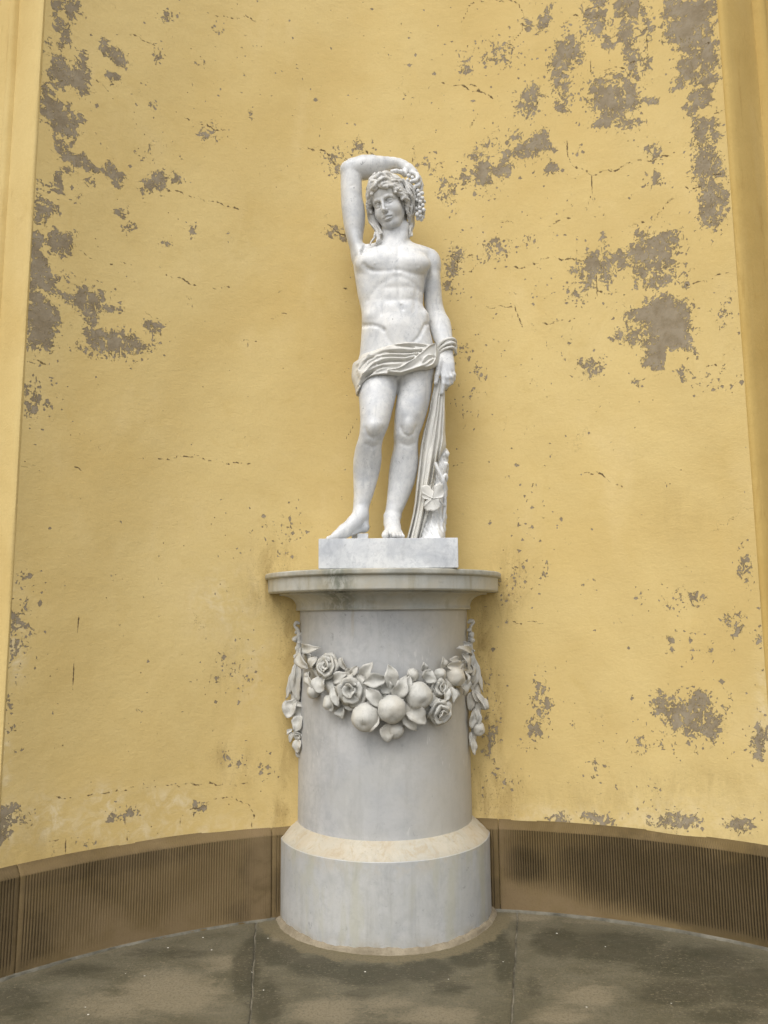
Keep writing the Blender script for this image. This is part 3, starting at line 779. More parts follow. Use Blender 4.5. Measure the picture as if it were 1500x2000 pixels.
# ------------------------------------------------------------------ pedestal
PC = (-0.008, 4.2)
SH = 0.453
def cornice_stain(n, col):
    sx = n.sep(n.tc.outputs['Object'])
    v = n.tc.outputs['Object']
    # the green-black run left of the middle and grey grime along the rim
    g = n.math('ABSOLUTE', n.math('ADD', sx[0], 0.215))
    m = n.math('MULTIPLY', n.ss(g, 0.02, 0.13, 1, 0), n.ss(n.noise(22, 6, 0.7, n.coord((1, 1, 0.6)), 0.5), 0.34, 0.56))
    col = n.mix(n.math('MULTIPLY', m, 0.8), col, (0.135, 0.145, 0.105))
    rim = n.math('MULTIPLY', n.ss(sx[2], 1.672, 1.70), n.ss(n.noise(7, 6, 0.7, v, 0.4, (3, 3, 3)), 0.36, 0.6))
    col = n.mix(n.math('MULTIPLY', rim, 0.6), col, (0.21, 0.205, 0.165))
    dr = n.ss(n.noise(12, 5, 0.65, n.coord((1.2, 1.2, 0.12)), 0.2, (7, 1, 1)), 0.52, 0.72)
    col = n.mix(n.math('MULTIPLY', dr, 0.6), col, (0.29, 0.26, 0.175))
    lw = n.ss(n.noise(6, 5, 0.65, v, 0.3, (1, 9, 3)), 0.42, 0.7)
    return n.mix(n.math('MULTIPLY', lw, 0.5), col, (0.44, 0.38, 0.26))
def shaft_stain(n, col):
    sx = n.sep(n.tc.outputs['Object'])
    v = n.tc.outputs['Object']
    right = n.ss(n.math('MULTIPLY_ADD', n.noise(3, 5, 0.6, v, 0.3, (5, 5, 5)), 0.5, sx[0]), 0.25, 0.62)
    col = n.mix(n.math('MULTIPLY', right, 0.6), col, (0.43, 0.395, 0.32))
    run = n.math('MULTIPLY', n.ss(n.math('ABSOLUTE', n.math('ADD', sx[0], n.math('MULTIPLY_ADD', n.noise(9, 3, 0.5, v), 0.02, 0.138))), 0.003, 0.010, 1, 0), n.ss(sx[2], 1.36, 1.46))
    col = n.mix(n.math('MULTIPLY', run, 0.35), col, (0.40, 0.33, 0.22))
    scr = n.math('MULTIPLY', n.ss(n.noise(60, 2, 0.5, n.coord((1, 1, 0.25)), 0, (1, 1, 9)), 0.66, 0.70), n.ss(n.noise(5, 3, 0.5, v, 0, (3, 1, 1)), 0.5, 0.6))
    col = n.mix(n.math('MULTIPLY', scr, 0.4), col, (0.62, 0.61, 0.58))
    # the scrubbed square low on the right
    return col
def drum_stain(n, col):
    sx = n.sep(n.tc.outputs['Object'])
    v = n.tc.outputs['Object']
    up = n.math('MULTIPLY', n.ss(sx[2], 0.30, 0.385), n.ss(n.noise(14, 6, 0.7, v, 0.5), 0.44, 0.6))
    col = n.mix(n.math('MULTIPLY', up, 0.45), col, (0.46, 0.40, 0.29))
    ol = n.math('MULTIPLY', n.ss(n.noise(7, 5, 0.65, n.coord((1.4, 1.4, 0.25)), 0.3, (4, 8, 2)), 0.5, 0.68), 0.42)
    col = n.mix(ol, col, (0.40, 0.385, 0.27))
    lo = n.math('MULTIPLY', n.ss(sx[2], 0.0, 0.07, 1, 0), n.ss(n.noise(12, 5, 0.7, v, 0.4, (2, 2, 2)), 0.42, 0.62))
    col = n.mix(n.math('MULTIPLY', lo, 0.6), col, (0.33, 0.27, 0.17))
    return col
def band_stain(n, col):
    v = n.tc.outputs['Object']
    g = n.ss(n.noise(16, 7, 0.72, n.coord((1, 1, 0.6)), 0.6, (5, 1, 3)), 0.48, 0.66)
    col = n.mix(n.math('MULTIPLY', g, 0.6), col, (0.36, 0.285, 0.175))
    ck = n.voro(5.2, 'DISTANCE_TO_EDGE', n.coord((1, 1, 0.8)))
    wv = n.math('MULTIPLY_ADD', n.noise(30, 4, 0.6, v), 0.012, -0.006)
    cr = n.math('MULTIPLY', n.ss(n.math('ADD', ck, wv), 0.000, 0.006, 1, 0), n.ss(n.noise(2.6, 3, 0.5, v, 0, (6, 6, 6)), 0.56, 0.62))
    return n.mix(n.math('MULTIPLY', cr, 0.75), col, (0.19, 0.15, 0.09))
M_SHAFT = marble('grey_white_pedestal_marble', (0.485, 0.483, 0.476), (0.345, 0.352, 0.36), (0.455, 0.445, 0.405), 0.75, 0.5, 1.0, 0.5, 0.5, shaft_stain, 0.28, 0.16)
M_DRUM = marble('weathered_drum_marble', (0.485, 0.482, 0.466), (0.345, 0.352, 0.35), (0.45, 0.44, 0.39), 0.7, 0.55, 1.1, 0.55, 0.6, drum_stain, 0.4, 0.2)
M_BAND = marble('ochre_weathered_marble', (0.465, 0.425, 0.34), (0.37, 0.355, 0.30), (0.44, 0.365, 0.255), 0.6, 0.9, 1.6, 0.6, 0.6, band_stain)
M_CORN = marble('stained_cornice_marble', (0.47, 0.465, 0.42), (0.36, 0.365, 0.335), (0.44, 0.405, 0.31), 0.6, 0.6, 1.0, 0.55, 0.5, cornice_stain, 0.3)
M_GARL = marble('cream_garland_marble', (0.545, 0.53, 0.48), (0.40, 0.40, 0.375), (0.50, 0.455, 0.37), 0.6, 0.7, 2.5, 0.5, 0.8, None, 0.0, 0.35)

pedestal = empty('pedestal', (PC[0], PC[1], 0))
tag(pedestal, 'round grey marble pedestal carved with a garland of fruit and roses, standing against the wall', 'pedestal')
def lathe(name, prof, mat, nseg=220, lump=0.0, ang=40):
    V = []
    for i, (r, z) in enumerate(prof):
        for k in range(nseg):
            a = 2 * math.pi * k / nseg
            rr = r + lump * (math.sin(a * 11 + z * 9) + 0.6 * math.sin(a * 29 - z * 23))
            V.append((PC[0] + rr * math.sin(a), PC[1] - rr * math.cos(a), z))
    o = mesh_obj(name, V, grid_faces(nseg, len(prof), True), mat, pedestal)
    sharp(o, ang)
    return o
def rounded(p, r=0.004):
    """profile with softened corners"""
    out = [p[0]]
    for a, b, c in zip(p, p[1:], p[2:]):
        a, b, c = map(np.array, (a, b, c))
        for q in (a, c):
            d = q - b; L = np.linalg.norm(d)
            out.append(tuple(b + d / L * min(r, L * 0.4)))
            if q is a:
                out.append(tuple(b * 0.6 + 0.2 * (b + (a - b) / np.linalg.norm(a - b) * min(r, np.linalg.norm(a - b) * 0.4)) + 0.2 * (b + (c - b) / np.linalg.norm(c - b) * min(r, np.linalg.norm(c - b) * 0.4))))
    out.append(p[-1])
    return out
lathe('base_drum', [(0.535, -0.02), (0.543, 0.02), (0.5428, 0.1), (0.5425, 0.2), (0.5422, 0.3), (0.542, 0.384), (0.539, 0.3875), (0.50, 0.388)], M_DRUM, 220, 0.0006)
lathe('sloping_band', [(0.50, 0.386), (0.5395, 0.3865), (0.5385, 0.3895), (0.51, 0.413), (0.48, 0.437), (0.464, 0.449), (0.457, 0.4545), (0.40, 0.456)], M_BAND, 220, 0.0006)
lathe('shaft', [(0.456, 0.44), (SH + 0.001, 0.46)] + [(SH + 0.0015 * (1 - t) - 0.003 * t, 0.48 + 1.06 * t) for t in np.linspace(0, 1, 12)], M_SHAFT, 240, 0.0003)
cav = [(0.44, 1.5235), (0.470, 1.5235), (0.472, 1.531), (0.470, 1.537)]
for t in np.linspace(0, 1, 10):
    a = t * math.pi / 2
    cav.append((0.469 + 0.082 * (1 - math.cos(a)), 1.540 + 0.062 * math.sin(a)))
cav += [(0.560, 1.603), (0.560, 1.6115), (0.50, 1.6118)]
lathe('cavetto_moulding', cav, M_CORN, 240, 0.0004)
lathe('cornice_slab', rounded([(0.50, 1.612), (0.612, 1.612), (0.620, 1.620), (0.621, 1.684), (0.630, 1.686), (0.636, 1.692), (0.636, 1.710), (0.632, 1.7145), (0.0, 1.7165)], 0.003), M_CORN, 260, 0.0006)
# crumbling mortar ring at the foot
V = []
ns = 260
for k in range(ns):
    a = 2 * math.pi * k / ns
    w = 0.016 + 0.004 * math.sin(a * 5) + 0.0015 * math.sin(a * 23 + 1) + 0.0012 * math.sin(a * 61)
    hh = 0.022 + 0.005 * math.sin(a * 7 + 2) + 0.0025 * math.sin(a * 31) + 0.0015 * math.sin(a * 77)
    for r, z in ((0.535, hh), (0.549, hh - 0.002), (0.557, hh * 0.6), (0.545 + w, 0.006), (0.552 + w, -0.004)):
        V.append((PC[0] + r * math.sin(a), PC[1] - r * math.cos(a), z))
V = np.array(V).reshape(ns, 5, 3).transpose(1, 0, 2).reshape(-1, 3)
M_RING = simple('tan_mortar', (0.20, 0.165, 0.11), (0.30, 0.255, 0.18), 14)
mesh_obj('mortar_ring', V, grid_faces(ns, 5, True)[:, ::-1], M_RING, pedestal)

# ------------------------------------------------------------------ garland
def surf(px, py, off, side=None):
    """point on the shaft standing off by 'off', and the outward direction there"""
    if side is None:
        p = on_cyl(px, py, PC, SH + off)
    else:
        p = at_y(px, py, side)
    o = np.array([p[0] - PC[0], p[1] - PC[1], 0.0])
    o /= np.linalg.norm(o)
    return p, o

def leaf_mesh(b, t, out, width, rnd, cup=0.25, bend=0.3, thick=0.005):
    d = t - b
    L = np.linalg.norm(d)
    d = d / L
    side = np.cross(out, d); side /= np.linalg.norm(side)
    up = np.cross(d, side)
    nu, nv = 7, 10
    top, bot = [], []
    for j in range(nv):
        q = j / (nv - 1)
        w = width * 0.5 * (math.sin(math.pi * min(1, q * 0.93 + 0.05) ** 0.85) ** 0.75) * (1 - 0.0 * q)
        if j == nv - 1: w = width * 0.02
        sway = rnd[0] * 0.10 * L * math.sin(math.pi * q)
        for i in range(nu):
            s = i / (nu - 1) * 2 - 1
            rib = -0.020 * width * math.exp(-(s / 0.16) ** 2) * 3
            hgt = bend * L * (math.sin(math.pi * q * 0.85) * 0.7) + cup * width * s * s * math.sin(math.pi * min(1, q + 0.1)) + rib + 0.03 * width * math.sin(q * 9 + s * 3 + rnd[1] * 6)
            p = b + d * (L * q) + side * (w * s + sway) + up * (hgt + rnd[2] * 0.35 * w * s)
            top.append(p); bot.append(p - up * thick)
    F = [tuple(f) for f in grid_faces(nu, nv)]
    n = nu * nv
    G = [tuple(n + k for k in reversed(f)) for f in F]
    ring = list(range(nu)) + [nu * j + nu - 1 for j in range(1, nv)] + [nu * (nv - 1) + i for i in range(nu - 2, -1, -1)] + [nu * j for j in range(nv - 2, 0, -1)]
    H = [(a, n + a, n + b_, b_) for a, b_ in zip(ring, ring[1:] + ring[:1])]
    return np.array(top + bot), F + G + H

def ball_mesh(c, r, out, down=(0.0, 0.0, -1.0), squash=1.0, dimple=0.22, nu=28, nv=18, lump=0.028, seed=0):
    """fruit: slightly lumpy ball with a calyx dimple turned outwards and down"""
    ax = np.array(out) * 0.85 + np.array(down) * 0.55
    ax /= np.linalg.norm(ax)
    s = np.cross(ax, (0.31, 0.2, 0.93)); s /= np.linalg.norm(s)
    u = np.cross(ax, s)
    V = []
    for j in range(nv):
        th = math.pi * j / (nv - 1)
        for i in range(nu):
            ph = 2 * math.pi * i / nu
            k = 1 - dimple * math.exp(-(th / 0.30) ** 2) + 0.10 * dimple * math.exp(-((th - 0.10) / 0.08) ** 2)
            k += lump * (math.sin(3 * ph + seed) * math.sin(th) + 0.8 * math.sin(4 * th + seed * 2) + 0.5 * math.sin(5 * ph + 3 * th) * math.sin(th) ** 2 + 0.3 * math.sin(11 * ph + 7 * th + seed) * math.sin(th))
            d = ax * math.cos(th) * squash + (s * math.cos(ph) + u * math.sin(ph)) * math.sin(th)
            V.append(np.array(c) + d * r * k)
    return np.array(V), grid_faces(nu, nv, True)

def rose_mesh(c, r, out, seed=0):
    """overlapping curled petals in four rings round a tight heart"""
    s = np.cross(out, (0.1, 0.0, 1.0)); s /= np.linalg.norm(s)
    u = np.cross(out, s)
    rr_ = random.Random(seed * 13 + 1)
    V, F = [], []
    c = np.array(c); out = np.array(out)
    def P(ph, rho, h): return c + (s * math.cos(ph) + u * math.sin(ph)) * rho * r + out * h * r
    # solid heart behind the petals
    nu, nv = 16, 7
    for j in range(nv):
        q = j / (nv - 1)
        for i in range(nu): V.append(P(2 * math.pi * i / nu, 0.80 * q, 0.25 - 0.55 * q ** 2))
    F += [tuple(f) for f in grid_faces(nu, nv, True)]
    for n, r0, r1, h0, h1, wid, curl in ((2, .14, .24, .05, .52, 1.7, .02), (3, .22, .46, .05, .70, 1.35, .06), (4, .36, .80, -.10, .56, 1.10, .15), (4, .52, 1.06, -.28, .22, 1.05, .14)):
        ph0 = rr_.random() * 6.28
        for k in range(n):
            ph1 = ph0 + 2 * math.pi * k / n + rr_.uniform(-.3, .3)
            js, jh = rr_.uniform(.85, 1.12), rr_.uniform(-.14, .10)
            na, nb_ = 7, 6
            base = len(V)
            for side in (0, 1):
                for b_ in range(nb_):
                    q = b_ / (nb_ - 1)
                    for a_ in range(na):
                        t = a_ / (na - 1) * 2 - 1
                        rho = (r0 + (r1 - r0) * (q ** 1.4)) * js + curl * max(0, q - .6) / .4 * (1 - 0.5 * t * t) + .03 * (t + 1)
                        h = h0 + (h1 + jh - h0) * math.sin(q * math.pi / 2) * (1 - 0.32 * abs(t) ** 2.6) - curl * 0.9 * max(0, q - .75) / .25
                        if side: rho -= .075; h -= .03
                        V.append(P(ph1 + t * wid * (0.75 + .25 * q), max(rho, .01), h))
            m_ = na * nb_
            g = [tuple(base + x for x in f) for f in grid_faces(na, nb_)]
            F += g + [tuple(x + m_ for x in reversed(f)) for f in g]
            ring = list(range(na)) + [na * j + na - 1 for j in range(1, nb_)] + [na * (nb_ - 1) + i for i in range(na - 2, -1, -1)] + [na * j for j in range(nb_ - 2, 0, -1)]
            F += [(base + x, base + m_ + x, base + m_ + y, base + y) for x, y in zip(ring, ring[1:] + ring[:1])]
    return np.array(V), F

def tube_mesh(pts, radii, ns=10, sub=4, closed_caps=True):
    """smooth tube through points"""
    P = np.array(pts, float); R = np.array(radii, float)
    n = len(P)
    T = np.linspace(0, n - 1, (n - 1) * sub + 1)
    def cr(A, t):
        i = min(int(t), n - 2); f = t - i
        p0, p1, p2, p3 = A[max(i - 1, 0)], A[i], A[i + 1], A[min(i + 2, n - 1)]
        return 0.5 * ((2 * p1) + (-p0 + p2) * f + (2 * p0 - 5 * p1 + 4 * p2 - p3) * f * f + (-p0 + 3 * p1 - 3 * p2 + p3) * f ** 3)
    Q = np.array([cr(P, t) for t in T]); RR_ = np.array([float(cr(R, t)) for t in T])
    V = []
    prev = None
    for i in range(len(Q)):
        d = Q[min(i + 1, len(Q) - 1)] - Q[max(i - 1, 0)]
        d /= np.linalg.norm(d) + 1e-12
        if prev is None:
            a = np.cross(d, (0.3, 0.9, 0.25)); 
        else:
            a = prev - d * (prev @ d)
        a /= np.linalg.norm(a); prev = a
        b = np.cross(d, a)
        for k in range(ns):
            w = 2 * math.pi * k / ns
            V.append(Q[i] + (a * math.cos(w) + b * math.sin(w)) * RR_[i])
    F = [tuple(f) for f in grid_faces(ns, len(Q), True)]
    if closed_caps:
        F.append(tuple(reversed(range(ns)))); F.append(tuple(range((len(Q) - 1) * ns, len(Q) * ns)))
    return np.array(V), F

def CR(s, ox, oy): return lambda x, y: (ox + x / s, oy + y / s)
C5 = CR(3.75, 560, 1250)
CL = CR(7.146, 530, 1200)
CRr = CR(7.146, 870, 1200)

core_px = [(594,1268),(622,1312),(655,1345),(700,1372),(745,1388),(790,1384),(830,1365),(870,1338),(902,1305),(920,1268)]
core_r = [0.012, 0.024, 0.036, 0.044, 0.046, 0.046, 0.044, 0.036, 0.024, 0.012]
pts = [surf(x, y, 0.012)[0] for x, y in core_px]
garland = mesh_obj('garland', *tube_mesh(pts, core_r, 14, 5), M_GARL, pedestal)

def worn(V, amt=0.0022):
    V = np.asarray(V, float)
    a, b, c = V[:, 0], V[:, 1], V[:, 2]
    return V + amt * np.stack([np.sin(c * 97 + a * 31) + np.sin(a * 143 + 1), np.sin(a * 83 + c * 41) + np.sin(c * 131 + 2), np.sin(a * 71 - c * 57) + np.sin(a * 121 + c * 90)], 1)
def put_leaf(par, cr, b, t, w, off0=0.03, off1=0.05, cup=0.25, bend=0.28, side=None, roll=0.0):
    s = mpp(cr(*b)[1], 3.8) / {C5: 3.75, CL: 7.146, CRr: 7.146}[cr]
    pb, ob = surf(*cr(*b), off0, side); pt, ot = surf(*cr(*t), off1, side)
    o = ob + ot; 
    if side is not None: o = np.array([o[0] * 0.35, -1.6, 0.15])
    o /= np.linalg.norm(o)
    rnd = (random.uniform(-.6, .6), random.random(), roll if roll else random.uniform(-.5, .5))
    V, F = leaf_mesh(pb, pt, o, w * s * 1.12, rnd, cup, bend)
    return mesh_obj('leaf', worn(V), F, M_GARL, par)
def put_fruit(par, cr, c, r, off, side=None, squash=1.0, dimple=0.22, name='fruit'):
    s = mpp(cr(*c)[1], 3.8) / {C5: 3.75, CL: 7.146, CRr: 7.146}[cr]
    p, o = surf(*cr(*c), off, side)
    if side is not None: o = np.array([o[0] * 0.4, -0.9, 0]); o /= np.linalg.norm(o)
    V, F = ball_mesh(p, r * s, o, squash=squash, dimple=dimple, seed=c[0])
    return mesh_obj(name, worn(V, 0.0013), F, M_GARL, par)
def put_rose(par, cr, c, r, off, seed, side=None, tilt=(0, 0, 0.15)):
    s = mpp(cr(*c)[1], 3.8) / {C5: 3.75, CL: 7.146, CRr: 7.146}[cr]
    p, o = surf(*cr(*c), off, side)
    if side is not None: o = np.array([o[0] * 0.4, -0.9, 0])
    o = o + np.array(tilt); o /= np.linalg.norm(o)
    V, F = rose_mesh(p, r * s, o, seed)
    return mesh_obj('rose', worn(V, 0.003), F, M_GARL, par)

for c, r, off, sq in [((768,505),101,0.062,1.05),((578,565),104,0.048,1.0),((965,408),100,0.052,1.0),((1235,268),74,0.042,1.0),((800,665),56,0.036,1.0),((1122,252),48,0.034,1.0),((195,378),52,0.026,1.0),((925,255),45,0.028,1.0)]:
    put_fruit(garland, C5, c, r, off, None, sq, 0.10 if r < 60 else 0.17)
put_fruit(garland, C5, (152,255), 24, 0.036, None, 1.2, 0.02, 'bud')
put_fruit(garland, C5, (315,455), 50, 0.034, None, 1.3, 0.02, 'bud')
for c, r, sd, tl in [((302,195),88,1,(-.1,0,.15)),((478,368),102,2,(0,0,0.0)),((1120,530),88,3,(0,0,-.35)),((1122,345),66,4,(.1,0,.1))]:
    put_rose(garland, C5, c, r, 0.045, sd, None, tl)
for b, t, w, o0, o1 in [((540,285),(632,158),80,.03,.045),((720,285),(562,318),92,.045,.055),((765,350),(745,172),95,.035,.05),((795,420),(868,262),95,.05,.065),((845,425),(900,262),70,.04,.05),
        ((692,468),(578,352),92,.05,.06),((705,320),(768,385),90,.025,.03),((668,555),(598,684),66,.06,.07),((740,612),(738,752),90,.035,.04),((872,498),(1015,612),104,.05,.055),((850,545),(950,660),84,.035,.04),
        ((430,240),(530,205),60,.02,.025),((338,305),(452,238),66,.04,.05),((262,265),(255,395),112,.04,.055),((345,335),(385,485),66,.045,.055),((310,395),(340,525),90,.035,.045),((395,490),(412,580),76,.02,.025),
        ((390,130),(438,215),60,.014,.016),((1010,300),(1052,216),112,.04,.05),((1000,225),(1005,156),52,.025,.03),((1050,420),(1080,498),84,.04,.05),((1165,345),(1150,458),55,.05,.06),((1195,345),(1215,462),66,.045,.055),
        ((1270,290),(1300,408),100,.03,.035),((1135,215),(1140,120),62,.02,.022),((1180,195),(1285,165),66,.04,.045),((1290,100),(1322,212),84,.035,.045),((1340,110),(1218,55),50,.02,.03),((110,40),(266,58),66,.02,.03),
        ((105,70),(165,215),104,.025,.045),((215,130),(180,205),66,.04,.045),((160,230),(195,350),74,.03,.04),((430,450),(495,505),66,.03,.035),((1310,230),(1318,330),46,.045,.05),((560,420),(640,470),70,.03,.04),
        ((620,560),(520,470),90,.03,.04),((980,500),(1040,530),80,.03,.03),((470,260),(520,195),54,.035,.04),((700,380),(640,330),60,.03,.04),((1350,180),(1345,270),60,.03,.035),((880,330),(905,210),55,.02,.025),((1240,350),(1225,430),70,.025,.03)]:
    put_leaf(garland, C5, b, t, w, o0, o1)

for k in range(26):
    i = random.randrange(1, len(core_px) - 1)
    q = random.random()
    x = core_px[i][0] + (core_px[i + 1][0] - core_px[i][0]) * q; y = core_px[i][1] + (core_px[i + 1][1] - core_px[i][1]) * q
    y += random.choice((-18, 16)); bx, by = (x - 560) * 3.75, (y - 1250) * 3.75
    a = random.uniform(0, 6.28); L = random.uniform(70, 105)
    if x < 600 or x > 915: continue
    put_leaf(garland, C5, (bx, by), (bx + L * math.cos(a), by + L * math.sin(a)), random.uniform(55, 85), .018, .022)
# hanging sprays at both sides of the shaft
SY = 4.075
def spray(pl, pr_):
    pts = [at_y(*p, SY) for p in pl]
    return mesh_obj('hanging_spray', *tube_mesh(pts, pr_, 10, 4), M_GARL, pedestal)
sp = spray([CL(395,130),CL(350,115),CL(325,160),CL(375,230),CL(385,400),CL(370,640),CL(330,1100),CL(350,1500),CL(375,1750),CL(380,1950)], [.006,.010,.007,.011,.014,.016,.022,.022,.018,.008])
for c, r, nm in [((335,345),48,'bud'),((395,285),40,'bud'),((395,390),38,'bud'),((345,250),26,'bud'),((350,470),30,'bud'),((340,588),40,'bud'),((375,545),28,'bud')]:
    put_fruit(sp, CL, c, r, 0, SY, 1.15, 0.03, nm)
for b, t, w, y in [((375,630),(205,1195),105,SY),((395,640),(385,1225),150,SY-.02),((425,660),(465,1035),90,SY-.01),((355,640),(270,1120),60,SY-.015),((330,1200),(215,1450),210,SY-.02),((370,1270),(440,1420),140,SY-.02),
                   ((320,1240),(470,1260),60,SY-.03),((400,1410),(330,1640),170,SY-.035),((440,1420),(480,1545),70,SY-.02),((290,1600),(212,1685),55,SY-.01),((280,1640),(265,1780),50,SY-.012),((365,1740),(352,1935),135,SY-.03),((390,1850),(385,2000),90,SY)]:
    put_leaf(sp, CL, b, t, w, 0, 0, 0.22, 0.12, y)
put_rose(sp, CL, (385,1685), 92, 0, 5, SY - .02, (0, 0, -.3))
sp = spray([CRr(310,120),CRr(355,90),CRr(395,110),CRr(350,180),CRr(345,330),CRr(350,500),CRr(400,800),CRr(440,1150),CRr(420,1500),CRr(380,1850)], [.006,.012,.008,.008,.013,.015,.018,.022,.022,.008])
for c, r, nm in [((332,215),34,'bud'),((365,285),48,'bud'),((370,355),48,'bud'),((400,505),18,'bud')]:
    put_fruit(sp, CRr, c, r, 0, SY - .01, 1.0, 0.03, nm)
for b, t, w, y in [((345,400),(105,470),80,SY-.05),((350,500),(60,585),80,SY-.06),((350,520),(305,755),140,SY-.05),((365,560),(380,980),110,SY-.03),((375,560),(525,1085),90,SY),((400,700),(370,1090),130,SY-.02),((300,800),(330,980),80,SY-.05),
                   ((370,1060),(490,1235),110,SY-.03),((345,1090),(350,1340),130,SY-.03),((430,1090),(560,1340),70,SY-.04),((420,1320),(355,1590),130,SY-.035),((440,1330),(470,1530),80,SY-.03),((350,1640),(345,1850),50,SY-.02),((365,1740),(410,1965),100,SY-.02),((385,1720),(430,1880),60,SY)]:
    put_leaf(sp, CRr, b, t, w, 0, 0, 0.22, 0.12, y)
put_fruit(sp, CRr, (525,1250), 84, 0, SY + .0, 1.2, 0.1)
put_fruit(sp, CRr, (455,1590), 102, 0, SY - .01, 1.15, 0.2)
# ------------------------------------------------------------------ statue: carved as distance fields, skinned with surface nets
M_STAT = marble('white_veined_statue_marble', (0.69, 0.688, 0.672), (0.46, 0.475, 0.495), (0.69, 0.66, 0.59), 0.85, 0.40, 2.2, 0.38, 0.85)
M_DRAP = marble('cream_drapery_marble', (0.62, 0.605, 0.56), (0.49, 0.49, 0.47), (0.58, 0.535, 0.44), 0.4, 0.5, 2.4, 0.42, 0.25)
M_HAIR = marble('dull_hair_marble', (0.60, 0.585, 0.55), (0.47, 0.47, 0.46), (0.56, 0.51, 0.42), 0.6, 0.6, 3.0, 0.45, 0.5)
M_SLAB = marble('grey_clouded_slab_marble', (0.68, 0.69, 0.69), (0.40, 0.42, 0.45), (0.62, 0.60, 0.55), 0.85, 0.2, 2.0, 0.42, 0.45)

SLAB_Z = 1.862
ST_Y = 3.90

def smin(a, b, k):
    h = np.clip(0.5 + 0.5 * (b - a) / k, 0, 1)
    return b + (a - b) * h - k * h * (1 - h)
def smax(a, b, k): return -smin(-a, -b, k)

